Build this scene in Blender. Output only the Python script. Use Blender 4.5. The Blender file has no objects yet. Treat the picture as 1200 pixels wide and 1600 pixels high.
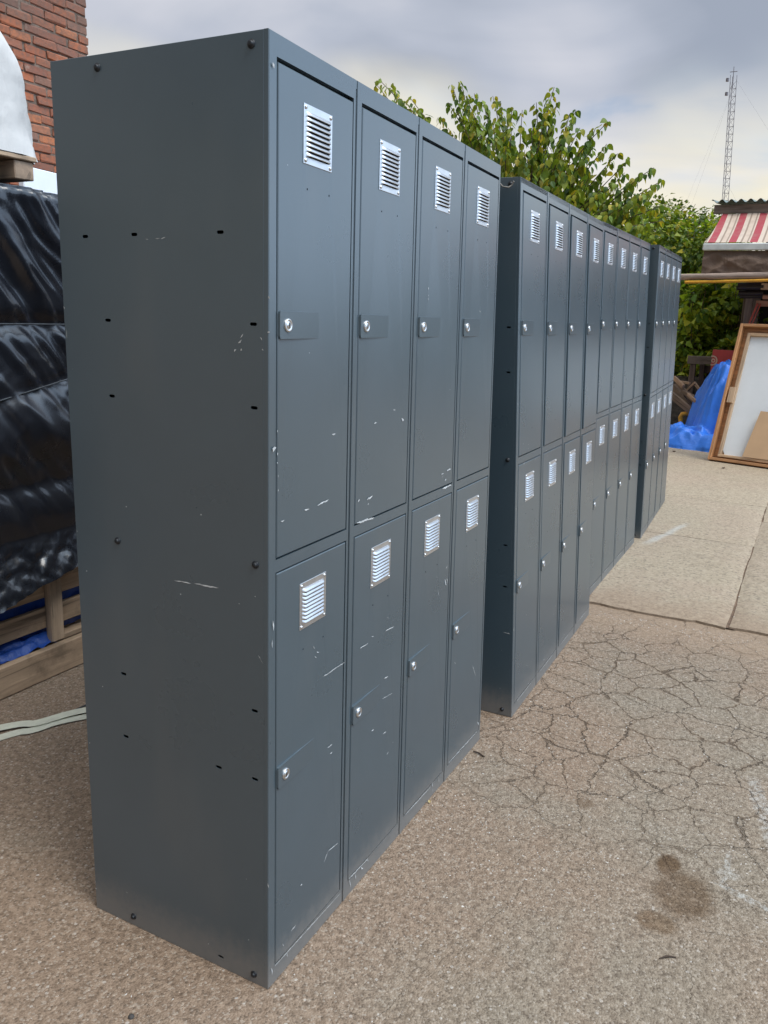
import bpy, bmesh, math, random
from math import sin, cos, pi, radians, atan, atan2, sqrt, exp
from mathutils import Vector, Matrix, noise
from mathutils.geometry import tessellate_polygon
random.seed(11)
scene = bpy.context.scene

# ------------------------------------------------------------------ camera
F_PX, YAW, PITCH, ROLL = 1280.47, 0.4751, -0.2333, 0.0343
CAM = Vector((-1.1717, -0.8346, 1.3656))
cy, sy, cp, sp = cos(YAW), sin(YAW), cos(PITCH), sin(PITCH)
fw = Vector((cy*cp, sy*cp, sp)); rr = Vector((sy, -cy, 0)); uu = rr.cross(fw)
cR = rr*cos(ROLL) + uu*sin(ROLL); cU = -rr*sin(ROLL) + uu*cos(ROLL)
cam_d = bpy.data.cameras.new('camera'); cam = bpy.data.objects.new('camera', cam_d)
scene.collection.objects.link(cam)
m = Matrix((cR, cU, -fw)).transposed().to_4x4(); m.translation = CAM
cam.matrix_world = m
cam_d.sensor_fit = 'VERTICAL'; cam_d.sensor_height = 24; cam_d.lens = 24*F_PX/1600
cam_d.clip_start = 0.02; cam_d.clip_end = 2000
scene.camera = cam

def at(px, py, x=None, y=None, z=None):
    """surveyed point: where the sight line of a photo pixel meets a plane of the yard"""
    d = fw + cR*((px-600)/F_PX) - cU*((py-800)/F_PX)
    if x is not None: t = (x-CAM.x)/d.x
    elif y is not None: t = (y-CAM.y)/d.y
    else: t = (z-CAM.z)/d.z
    return CAM + d*t

# ------------------------------------------------------------------ node helper
def nt(mat):
    mat.use_nodes = True
    t = mat.node_tree; t.nodes.clear(); return t
class G:
    def __init__(s, tree): s.t = tree
    def n(s, typ, ins=None, **kw):
        nd = s.t.nodes.new(typ)
        for k, v in kw.items(): setattr(nd, k, v)
        for k, v in (ins or {}).items():
            sock = nd.inputs[k]
            if hasattr(v, 'is_output'): s.t.links.new(v, sock)
            else: sock.default_value = v
        return nd
    def math(s, op, a, b=0.0, c=0.0, clamp=False):
        nd = s.t.nodes.new('ShaderNodeMath'); nd.operation = op; nd.use_clamp = clamp
        for i, v in enumerate((a, b, c)):
            if hasattr(v, 'is_output'): s.t.links.new(v, nd.inputs[i])
            else: nd.inputs[i].default_value = v
        return nd.outputs[0]
    def mix(s, f, a, b, blend='MIX'):
        nd = s.t.nodes.new('ShaderNodeMix'); nd.data_type = 'RGBA'; nd.blend_type = blend
        for i, v in ((0, f), (6, a), (7, b)):
            if hasattr(v, 'is_output'): s.t.links.new(v, nd.inputs[i])
            else: nd.inputs[i].default_value = v if i == 0 else (tuple(v)+(1,))[:4]
        return nd.outputs[2]
    def ramp(s, f, stops, interp='LINEAR'):
        nd = s.t.nodes.new('ShaderNodeValToRGB'); s.t.links.new(f, nd.inputs[0])
        cr = nd.color_ramp; cr.interpolation = interp
        while len(cr.elements) < len(stops): cr.elements.new(0.5)
        for e, (p, c) in zip(cr.elements, stops):
            e.position = p; e.color = (c, c, c, 1) if isinstance(c, (int, float)) else tuple(c)+(1,)
        return nd.outputs[0]
    def sstep(s, v, a, b):
        nd = s.t.nodes.new('ShaderNodeMapRange'); nd.interpolation_type = 'SMOOTHSTEP'
        s.t.links.new(v, nd.inputs[0])
        nd.inputs[1].default_value = a; nd.inputs[2].default_value = b
        return nd.outputs[0]
    def noise(s, vec, scale, detail=4, rough=.55, dist=0.0):
        return s.n('ShaderNodeTexNoise', {'Vector': vec, 'Scale': scale, 'Detail': detail, 'Roughness': rough, 'Distortion': dist}).outputs[0]
    def bump(s, h, strength, dist, normal=None):
        ins = {'Height': h, 'Strength': strength, 'Distance': dist}
        if normal: ins['Normal'] = normal
        return s.n('ShaderNodeBump', ins).outputs[0]

# ------------------------------------------------------------------ world
SUN_EL, SUN_AZ = radians(56), radians(-103)         # azimuth from +X toward +Y
world = bpy.data.worlds.new('World'); scene.world = world; world.use_nodes = True
wt = world.node_tree; wt.nodes.clear(); g = G(wt)
sky = g.n('ShaderNodeTexSky', sky_type='NISHITA', sun_disc=False, sun_elevation=SUN_EL,
          sun_rotation=pi/2-SUN_AZ, altitude=200, air_density=1.0, dust_density=1.5)
bg1 = g.n('ShaderNodeBackground', {'Color': sky.outputs[0], 'Strength': 0.10})
tc = g.n('ShaderNodeTexCoord').outputs['Generated']
sep = g.n('ShaderNodeSeparateXYZ', {0: tc})
zc = g.math('MAXIMUM', sep.outputs[2], 0.0)
den = g.math('ADD', zc, 0.22)
cx_ = g.math('DIVIDE', sep.outputs[0], den); cy_ = g.math('DIVIDE', sep.outputs[1], den)
cv = g.n('ShaderNodeCombineXYZ', {0: cx_, 1: cy_, 2: 1.7}).outputs[0]
n1 = g.noise(g.n('ShaderNodeMapping', {'Vector': cv, 'Location': (1.436, -.382, 0)}).outputs[0], 0.85, 4, .45, .5)
n2 = g.noise(g.n('ShaderNodeMapping', {'Vector': cv, 'Location': (25.871, 13.197, 0), 'Scale': (1, 1, 1)}).outputs[0], 1.3, 5, .48, .6)
n3 = g.noise(g.n('ShaderNodeMapping', {'Vector': cv, 'Location': (7.918, 7.994, 3)}).outputs[0], 1.1, 5, .5, .8)
cloud = g.ramp(g.math('ADD', g.math('MULTIPLY', n1, .65), g.math('MULTIPLY', n2, .35)),
               [(.40, (.265, .30, .37)), (.47, (.37, .40, .47)), (.52, (.47, .485, .54)), (.58, (.63, .63, .65))])
# thin warm cloud low over the horizon
low = g.math('ADD', sep.outputs[2], g.math('MULTIPLY', g.math('SUBTRACT', n1, .5), .36))
lowm = g.sstep(low, .25, .17)
warm = g.ramp(n2, [(.30, (.46, .54, .60)), (.39, (.59, .60, .58)), (.48, (.66, .625, .52)), (.60, (.82, .765, .60))])
ccol = g.mix(lowm, cloud, warm)
# unseen sky shaped to light the lockers: blue-white veil sunward, brighter zenith
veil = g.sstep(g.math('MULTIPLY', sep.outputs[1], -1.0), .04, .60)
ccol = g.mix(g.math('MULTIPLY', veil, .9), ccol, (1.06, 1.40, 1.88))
dim_back = g.math('SUBTRACT', 1.0, g.math('MULTIPLY', g.sstep(g.math('MULTIPLY', sep.outputs[0], -1.0), .1, .8), .58))  # unseen sky behind the camera dimmed to keep the locker side dark
ccol = g.mix(1.0, ccol, g.n('ShaderNodeCombineColor', {0: dim_back, 1: dim_back, 2: dim_back}).outputs[0], 'MULTIPLY')
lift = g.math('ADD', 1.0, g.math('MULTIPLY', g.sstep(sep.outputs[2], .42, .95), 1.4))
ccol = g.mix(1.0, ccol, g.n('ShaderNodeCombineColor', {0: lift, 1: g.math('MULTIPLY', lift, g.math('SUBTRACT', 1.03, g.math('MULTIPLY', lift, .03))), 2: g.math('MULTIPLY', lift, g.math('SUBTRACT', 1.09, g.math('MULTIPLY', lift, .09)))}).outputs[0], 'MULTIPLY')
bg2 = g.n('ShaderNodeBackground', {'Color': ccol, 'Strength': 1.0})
gap = g.math('MULTIPLY', g.sstep(n3, .62, .72), .5)
cover = g.math('SUBTRACT', 1.0, gap)
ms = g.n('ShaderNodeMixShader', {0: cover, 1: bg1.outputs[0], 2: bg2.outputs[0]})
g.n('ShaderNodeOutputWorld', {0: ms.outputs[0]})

sun_d = bpy.data.lights.new('sun', 'SUN'); sun = bpy.data.objects.new('sun', sun_d)
scene.collection.objects.link(sun)
sun_d.energy = 1.6; sun_d.angle = radians(28); sun_d.color = (1, .93, .83)
sd = Vector((cos(SUN_AZ)*cos(SUN_EL), sin(SUN_AZ)*cos(SUN_EL), sin(SUN_EL)))
sun.rotation_euler = sd.to_track_quat('Z', 'Y').to_euler()

vs = scene.view_settings
vs.view_transform = 'Standard'; vs.look = 'None'; vs.gamma = 1; vs.use_curve_mapping = False
vs.exposure = 0.42
scene.render.engine = 'CYCLES'

# ------------------------------------------------------------------ object helpers
COL = scene.collection
def link(o, parent=None):
    COL.objects.link(o)
    if parent: o.parent = parent
    return o
def tag(o, label=None, cat=None, group=None, kind=None):
    if label: o['label'] = label
    if cat: o['category'] = cat
    if group: o['group'] = group
    if kind: o['kind'] = kind
    return o
def empty(name, loc=(0, 0, 0), rot=(0, 0, 0), **kw):
    o = bpy.data.objects.new(name, None); o.location = loc; o.rotation_euler = rot
    o.empty_display_size = .1
    link(o); tag(o, **kw); return o
class MB:
    def __init__(s): s.v = []; s.f = []; s.mi = []; s.sm = []; s.col = []
    def add(s, vs, fs, mi=0, smooth=False, col=None):
        o = len(s.v); s.v += [tuple(v) for v in vs]
        for f in fs: s.f.append(tuple(i+o for i in f)); s.mi.append(mi); s.sm.append(smooth); s.col.append(col or (1, 1, 1))
    def box(s, a, b, mi=0, M=None, ch=0.0):
        x0, y0, z0 = a; x1, y1, z1 = b
        if ch <= 0:
            v = [Vector(p) for p in ((x0,y0,z0),(x1,y0,z0),(x1,y1,z0),(x0,y1,z0),(x0,y0,z1),(x1,y0,z1),(x1,y1,z1),(x0,y1,z1))]
            f = [(0,3,2,1),(4,5,6,7),(0,1,5,4),(1,2,6,5),(2,3,7,6),(3,0,4,7)]
        else:
            bm = bmesh.new()
            bmesh.ops.create_cube(bm, size=1)
            for q in bm.verts:
                q.co = Vector(((x0+x1)/2+q.co.x*(x1-x0), (y0+y1)/2+q.co.y*(y1-y0), (z0+z1)/2+q.co.z*(z1-z0)))
            bmesh.ops.bevel(bm, geom=bm.edges[:]+bm.verts[:], offset=ch, segments=1, affect='EDGES')
            bm.verts.index_update()
            v = [q.co.copy() for q in bm.verts]; f = [tuple(q.index for q in fc.verts) for fc in bm.faces]
            bm.free()
        if M: v = [M @ p for p in v]
        s.add(v, f, mi)
    def bar(s, p, q, w, h, mi=0, up=Vector((0, 0, 1)), ch=0.0):
        p, q = Vector(p), Vector(q); d = (q-p); L = d.length; d.normalize()
        side = d.cross(up)
        if side.length < 1e-3: side = d.cross(Vector((1, 0, 0)))
        side.normalize(); u2 = side.cross(d)
        M = Matrix((d, side, u2)).transposed().to_4x4(); M.translation = p
        s.box((0, -w/2, -h/2), (L, w/2, h/2), mi, M, ch)
    def tube(s, pts, r, n=8, mi=0, smooth=True, caps=True):
        pts = [Vector(p) for p in pts]; k = len(pts)
        rs = r if isinstance(r, (list, tuple)) else [r]*k
        vs = []; prev = None
        for i, p in enumerate(pts):
            d = (pts[min(i+1, k-1)]-pts[max(i-1, 0)]).normalized()
            a = prev if prev else (Vector((0, 0, 1)) if abs(d.z) < .9 else Vector((1, 0, 0)))
            u = (a - d*a.dot(d)).normalized(); w = d.cross(u); prev = u
            vs += [p + (u*cos(2*pi*j/n)+w*sin(2*pi*j/n))*rs[i] for j in range(n)]
        fs = [(i*n+j, i*n+(j+1) % n, (i+1)*n+(j+1) % n, (i+1)*n+j) for i in range(k-1) for j in range(n)]
        s.add(vs, fs, mi, smooth)
        if caps:
            s.add(vs[:n], [tuple(range(n-1, -1, -1))], mi); s.add(vs[-n:], [tuple(range(n))], mi)
    def lathe(s, prof, c=(0, 0, 0), axis=1, n=16, mi=0, smooth=True):
        """profile (radius, distance along -axis); axis 1 = y, 0 = x"""
        vs = []
        for r, h in prof:
            for j in range(n):
                a = 2*pi*j/n
                q = (r*cos(a), -h, r*sin(a)) if axis == 1 else (-h, r*cos(a), r*sin(a))
                vs.append(Vector(c)+Vector(q))
        k = len(prof)
        fs = [(i*n+j, i*n+(j+1) % n, (i+1)*n+(j+1) % n, (i+1)*n+j) for i in range(k-1) for j in range(n)]
        s.add(vs, fs, mi, smooth)
        s.add(vs[-n:], [tuple(range(n))], mi)
    def grid(s, fn, nu, nv, mi=0, smooth=True):
        vs = [fn(i/nu, j/nv) for j in range(nv+1) for i in range(nu+1)]
        fs = [(j*(nu+1)+i, j*(nu+1)+i+1, (j+1)*(nu+1)+i+1, (j+1)*(nu+1)+i) for j in range(nv) for i in range(nu)]
        s.add(vs, fs, mi, smooth)
    def mesh(s, name, mats, warp=None, use_col=False):
        me = bpy.data.meshes.new(name)
        me.from_pydata([warp(v) for v in s.v] if warp else s.v, [], s.f)
        mats = mats if isinstance(mats, (list, tuple)) else [mats]
        for mt in mats: me.materials.append(mt)
        me.polygons.foreach_set('material_index', s.mi)
        me.polygons.foreach_set('use_smooth', s.sm)
        if use_col:
            a = me.attributes.new('tint', 'FLOAT_COLOR', 'FACE')
            buf = []
            for c in s.col: buf += [c[0], c[1], c[2], 1.0]
            a.data.foreach_set('color', buf)
        me.update(); return me
    def build(s, name, mats, parent=None, warp=None, use_col=False, loc=None, rot=None, **kw):
        o = bpy.data.objects.new(name, s.mesh(name, mats, warp, use_col))
        if loc is not None: o.location = loc
        if rot is not None: o.rotation_euler = rot
        link(o, parent); tag(o, **kw); return o
def inst(name, me, parent=None, loc=(0, 0, 0), rot=(0, 0, 0), scale=None, **kw):
    o = bpy.data.objects.new(name, me); o.location = loc; o.rotation_euler = rot
    if scale: o.scale = scale if isinstance(scale, (tuple, list)) else (scale,)*3
    link(o, parent); tag(o, **kw); return o
def nz(x, y=0, z=0): return noise.noise(Vector((x, y, z)))
def fbm(x, y=0, z=0, o=4):
    s_, a = 0, 1
    for i in range(o): s_ += a*noise.noise(Vector((x, y, z))); x *= 2.03; y *= 2.03; z *= 2.03; a *= .5
    return s_

# ------------------------------------------------------------------ materials
def mat_simple(name, color, rough=.6, metal=0.0, var=.15, scale=8, bump=0.0, bscale=60, bdist=.002, coord='Object', spec=.5):
    mt = bpy.data.materials.new(name); g = G(nt(mt))
    tc = g.n('ShaderNodeTexCoord').outputs[coord]
    n = g.noise(tc, scale, 5, .6)
    c2 = tuple(c*(1-var*1.6) for c in color); c3 = tuple(min(1, c*(1+var)) for c in color)
    col = g.ramp(n, [(.3, c2), (.7, c3)])
    ins = {'Base Color': col, 'Roughness': rough, 'Metallic': metal, 'Specular IOR Level': spec}
    if bump: ins['Normal'] = g.bump(g.noise(tc, bscale, 4, .6), bump, bdist)
    b = g.n('ShaderNodeBsdfPrincipled', ins)
    g.n('ShaderNodeOutputMaterial', {0: b.outputs[0]}); return mt

def mat_paint():
    mt = bpy.data.materials.new('locker_paint'); g = G(nt(mt))
    tc = g.n('ShaderNodeTexCoord').outputs['Object']
    oi = g.n('ShaderNodeObjectInfo').outputs['Random']
    n = g.noise(tc, 2.5, 5, .6); f = g.noise(tc, 45, 4, .7)
    col = g.ramp(n, [(.3, (.046, .067, .078)), (.7, (.054, .077, .090))])
    # dusty film near the foot and faint rubbed clouds
    geo = g.n('ShaderNodeNewGeometry').outputs['Position']
    zz = g.n('ShaderNodeSeparateXYZ', {0: geo}).outputs[2]
    foot = g.math('MULTIPLY', g.sstep(g.math('ADD', zz, g.math('MULTIPLY', f, -.10)), .07, -.05), .55)
    smear = g.math('MULTIPLY', g.sstep(g.noise(g.n('ShaderNodeMapping', {'Vector': tc, 'Scale': (3, 3, 1.1)}).outputs[0], 2.0, 2, .45), .50, .75), .06)
    dust = g.math('MAXIMUM', foot, smear)
    col = g.mix(dust, col, (.21, .18, .15))
    # tiny knocked-off paint specks
    sp_ = g.n('ShaderNodeTexVoronoi', {'Vector': tc, 'Scale': 26.0}, feature='F1')
    spd = g.math('LESS_THAN', sp_.outputs['Distance'], .032)
    keep = g.math('GREATER_THAN', g.n('ShaderNodeSeparateColor', {0: sp_.outputs['Color']}).outputs[0], .95)
    col = g.mix(g.math('MULTIPLY', spd, keep), col, (.50, .51, .50))
    rough = g.math('ADD', g.math('MULTIPLY', n, .05), g.math('ADD', g.math('MULTIPLY', foot, .35), .255))
    so = g.n('ShaderNodeSeparateXYZ', {0: tc}); ph = g.math('MULTIPLY', oi, 9.0)
    hx = g.math('ADD', g.math('ADD', so.outputs[0], so.outputs[1]), ph); hz = g.math('ADD', so.outputs[2], ph)
    rip = g.math('MULTIPLY', g.math('SINE', g.math('MULTIPLY', hx, 11.0)), g.math('SINE', g.math('MULTIPLY', hz, 5.3)))
    rip = g.math('ADD', rip, g.math('MULTIPLY', g.math('SINE', g.math('ADD', g.math('MULTIPLY', hx, 23.0), g.math('MULTIPLY', hz, 9.0))), .3))
    wave = g.bump(rip, .5, .0009)
    b = g.n('ShaderNodeBsdfPrincipled', {'Base Color': col, 'Roughness': rough, 'Normal': wave, 'Specular IOR Level': .95})
    g.n('ShaderNodeOutputMaterial', {0: b.outputs[0]}); return mt
PAINT = mat_paint()
CHIP = mat_simple('bare_scratch', (.50, .50, .48), .6, 0, .3, 60)
STEEL = mat_simple('brushed_steel', (.64, .645, .65), .36, 1.0, .06, 30, .15, 300, .0004)
CHROME = mat_simple('lock_chrome', (.66, .65, .63), .34, 1.0, .05, 30)
DARK = mat_simple('dark_bolt', (.03, .032, .035), .45, .6, .2, 50)
BLACK = mat_simple('black_hole', (.006, .006, .007), .8)
RUST = mat_simple('aged_wire', (.30, .28, .25), .5, .8, .2, 90)

def wood(name, color, rough=.75, axis=0, dirt=.5, scale=1.0):
    mt = bpy.data.materials.new(name); g = G(nt(mt))
    tc = g.n('ShaderNodeTexCoord').outputs['Object']
    oi = g.n('ShaderNodeObjectInfo').outputs['Random']
    sc = [38*scale]*3; sc[axis] = 2.2*scale
    off = g.n('ShaderNodeCombineXYZ', {0: g.math('MULTIPLY', oi, 13.0), 1: g.math('MULTIPLY', oi, 7.0), 2: oi}).outputs[0]
    v = g.n('ShaderNodeVectorMath', {0: tc, 1: off}, operation='ADD').outputs[0]
    gr = g.noise(g.n('ShaderNodeMapping', {'Vector': v, 'Scale': tuple(sc)}).outputs[0], 1.0, 6, .65, .6)
    bl = g.noise(v, 6*scale, 5, .65)
    col = g.ramp(gr, [(.32, tuple(c*.38 for c in color)), (.44, tuple(c*.85 for c in color)), (.55, color), (.70, tuple(min(1, c*1.28) for c in color))])
    col = g.mix(g.math('MULTIPLY', g.sstep(bl, .48, .72), dirt), col, tuple(c*.35 for c in color))
    tone = g.math('ADD', g.math('MULTIPLY', oi, .35), .82)
    tn = g.n('ShaderNodeCombineColor', {0: tone, 1: tone, 2: tone}).outputs[0]
    col = g.mix(1.0, col, tn, 'MULTIPLY')
    b = g.n('ShaderNodeBsdfPrincipled', {'Base Color': col, 'Roughness': rough, 'Normal': g.bump(gr, .5, .002)})
    g.n('ShaderNodeOutputMaterial', {0: b.outputs[0]}); return mt
WOOD_PALLET = wood('pallet_wood', (.36, .25, .16), dirt=.75)
WOOD_PALLET_Z = wood('pallet_wood_upright', (.36, .26, .175), axis=2)
WOOD_PALLET_Y = wood('pallet_wood_cross', (.32, .22, .145), axis=1)
WOOD_FRAME = wood('varnished_frame_wood', (.44, .22, .095), .5, 2, .2)
WOOD_FRAMEY = wood('varnished_frame_wood_cross', (.44, .22, .095), .5, 1, .2)
WOOD_RAW = wood('raw_pine', (.60, .42, .27), .7, 2, .2)
WOOD_GREY = wood('weathered_wood', (.16, .115, .085), .85, 2, .5)
WOOD_GREYY = wood('weathered_wood_cross', (.21, .165, .13), .85, 1, .5)
WOOD_SCRAP = wood('scrap_wood', (.22, .15, .10), .85, 0, .6)
LOGM = wood('log_pole_wood', (.36, .27, .22), .8, 1, .4)
BARK = wood('bark', (.14, .10, .07), .9, 2, .5)

# ------------------------------------------------------------------ ground
def slab_z(x):
    x = min(x, 6.0)
    return .0215 + .0122*(x-2.79)

def mat_ground():
    mt = bpy.data.materials.new('worn_asphalt'); g = G(nt(mt))
    P = g.n('ShaderNodeNewGeometry').outputs['Position']
    sx = g.n('ShaderNodeSeparateXYZ', {0: P}); X, Yc = sx.outputs[0], sx.outputs[1]
    big = g.noise(P, 1.5, 5, .6, .3); mid = g.noise(P, 6, 5, .65); fine = g.noise(P, 55, 5, .75)
    grit = g.n('ShaderNodeTexVoronoi', {'Vector': P, 'Scale': 205.0, 'Randomness': 1.0}, feature='F1')
    gc = g.n('ShaderNodeSeparateColor', {0: grit.outputs['Color']}).outputs[0]
    grit2 = g.n('ShaderNodeTexVoronoi', {'Vector': P, 'Scale': 88.0}, feature='F1')
    gc2 = g.n('ShaderNodeSeparateColor', {0: grit2.outputs['Color']}).outputs[1]
    tan = g.ramp(fine, [(.3, (.130, .088, .058)), (.5, (.242, .172, .119)), (.72, (.36, .266, .190))])
    grey = g.ramp(fine, [(.3, (.125, .098, .070)), (.5, (.230, .187, .138)), (.72, (.342, .288, .220))])
    sel = g.math('ADD', g.math('MULTIPLY', big, .8), g.math('MULTIPLY', mid, .2))
    # greyer and barer out in the lane, browner with dust along the lockers
    lane = g.math('MULTIPLY', g.sstep(Yc, -.05, -.75), .20)
    col = g.mix(g.sstep(g.math('ADD', sel, lane), .48, .80), tan, grey)
    col = g.mix(g.math('MULTIPLY', g.math('GREATER_THAN', gc, .88), .35), col, (.44, .38, .31))
    col = g.mix(g.math('MULTIPLY', g.math('LESS_THAN', gc, .13), .50), col, (.085, .062, .044))
    st = g.math('MULTIPLY', g.math('LESS_THAN', grit2.outputs['Distance'], .33), g.math('GREATER_THAN', gc2, .92))
    col = g.mix(g.math('MULTIPLY', st, .5), col, (.50, .45, .39))
    # dirt strip before the slab
    strip = g.math('MULTIPLY', g.sstep(g.math('ADD', X, g.math('MULTIPLY', mid, .5)), 2.62, 2.88), .85)
    col = g.mix(strip, col, g.ramp(fine, [(.3, (.21, .148, .098)), (.7, (.36, .265, .185))]))
    # alligator cracks
    wv = g.n('ShaderNodeVectorMath', {0: P, 1: g.n('ShaderNodeVectorMath', {0: g.n('ShaderNodeTexNoise', {'Vector': P, 'Scale': 7.0, 'Detail': 5.0, 'Roughness': .7}).outputs['Color'], 'Scale': .10}, operation='SCALE').outputs[0]}, operation='ADD').outputs[0]
    wv = g.n('ShaderNodeVectorMath', {0: wv, 1: g.n('ShaderNodeVectorMath', {0: g.n('ShaderNodeTexNoise', {'Vector': P, 'Scale': 38.0, 'Detail': 4.0, 'Roughness': .7}).outputs['Color'], 'Scale': .028}, operation='SCALE').outputs[0]}, operation='ADD').outputs[0]
    flat = g.n('ShaderNodeMapping', {'Vector': wv, 'Scale': (1, 1, 0)}).outputs[0]
    v1 = g.n('ShaderNodeTexVoronoi', {'Vector': flat, 'Scale': 6.4}, feature='DISTANCE_TO_EDGE').outputs[0]
    v2 = g.n('ShaderNodeTexVoronoi', {'Vector': flat, 'Scale': 2.1}, feature='DISTANCE_TO_EDGE').outputs[0]
    wid = g.math('ADD', g.math('MULTIPLY', g.sstep(g.noise(P, 6, 4, .6), .36, .70), .013), .0018)
    c1 = g.math('LESS_THAN', v1, wid)
    c1s = g.sstep(g.math('SUBTRACT', v1, wid), .008, -.004)
    zone = g.math('MULTIPLY', g.sstep(g.math('ADD', X, g.math('MULTIPLY', big, .6)), .85, 1.75), g.math('SUBTRACT', 1.0, g.math('MULTIPLY', strip, .9)))
    side = g.sstep(g.math('ADD', Yc, g.math('MULTIPLY', big, .5)), .42, .10)
    c1s = g.math('MULTIPLY', g.math('MULTIPLY', c1s, zone), side)
    wid2 = g.math('MULTIPLY', g.sstep(g.noise(P, 3.1, 4, .6), .48, .64), .0045)
    c2 = g.math('MULTIPLY', g.sstep(g.math('SUBTRACT', v2, wid2), .003, -.003), g.math('ADD', g.math('MULTIPLY', g.sstep(X, .5, 1.3), .5), .3))
    crack = g.math('MAXIMUM', c1s, g.math('MULTIPLY', c2, .6))
    halo = g.math('MULTIPLY', g.math('MULTIPLY', g.sstep(v1, .09, .0), zone), g.math('MULTIPLY', side, g.math('MULTIPLY', g.sstep(mid, .42, .62), .35)))
    col = g.mix(halo, col, (.20, .125, .07))
    col = g.mix(g.math('MULTIPLY', crack, .72), col, (.085, .058, .038))
    # oil stains and pale scuffs lying on the surface
    nd = g.math('MULTIPLY', g.math('SUBTRACT', g.noise(P, 11, 5, .7), .5), .16)
    def blob(cx, cy, rx, ry):
        dx = g.math('DIVIDE', g.math('SUBTRACT', X, cx), rx); dy = g.math('DIVIDE', g.math('SUBTRACT', Yc, cy), ry)
        d = g.math('SQRT', g.math('ADD', g.math('MULTIPLY', dx, dx), g.math('MULTIPLY', dy, dy)))
        return g.sstep(g.math('ADD', d, g.math('MULTIPLY', nd, 6)), 1.15, .65)
    s1 = g.math('MAXIMUM', blob(.745, -.716, .100, .080), blob(.85, -.665, .055, .03))
    s2 = blob(.615, -.675, .04, .05)
    col = g.mix(g.math('MULTIPLY', s1, g.math('ADD', .62, g.math('MULTIPLY', g.sstep(mid, .35, .6), .33))), col, (.42, .32, .22), 'MULTIPLY')
    col = g.mix(g.math('MULTIPLY', s2, .7), col, (.55, .44, .32), 'MULTIPLY')
    col = g.mix(g.math('MULTIPLY', blob(1.02, -.40, .03, .03), .6), col, (.13, .085, .05))
    def streak(ax, ay, bx, by, w):
        L = sqrt((bx-ax)**2+(by-ay)**2); ux, uy = (bx-ax)/L, (by-ay)/L
        px_ = g.math('SUBTRACT', X, ax); py_ = g.math('SUBTRACT', Yc, ay)
        t = g.math('ADD', g.math('MULTIPLY', px_, ux), g.math('MULTIPLY', py_, uy))
        s_ = g.math('ABSOLUTE', g.math('SUBTRACT', g.math('MULTIPLY', px_, uy), g.math('MULTIPLY', py_, ux)))
        a = g.sstep(g.math('ADD', s_, g.math('MULTIPLY', nd, .35)), w, w*.35)
        return g.math('MULTIPLY', a, g.math('MULTIPLY', g.sstep(t, -.03, .02), g.sstep(t, L+.02, L-.03)))
    w = streak(.98, -.80, .83, -.80, .012)
    for a in ((.84, -.79, .80, -.88, .014), (.84, -.80, .78, -.95, .010), (1.42, -.83, 1.02, -.92, .030), (.88, -.79, .90, -.83, .03)):
        w = g.math('MAXIMUM', w, streak(*a))
    col = g.mix(g.math('MULTIPLY', g.math('MULTIPLY', w, g.sstep(fine, .38, .64)), .36), col, (.50, .53, .52))
    h = g.math('ADD', g.math('MULTIPLY', g.math('SUBTRACT', .6, grit.outputs['Distance']), .5), g.math('MULTIPLY', fine, .9))
    h = g.math('SUBTRACT', h, g.math('MULTIPLY', crack, 2.2))
    h = g.math('ADD', h, g.math('MULTIPLY', mid, 1.6))
    b = g.n('ShaderNodeBsdfPrincipled', {'Base Color': col, 'Roughness': .9, 'Specular IOR Level': .25, 'Normal': g.bump(h, .9, .0042)})
    g.n('ShaderNodeOutputMaterial', {0: b.outputs[0]}); return mt

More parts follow.
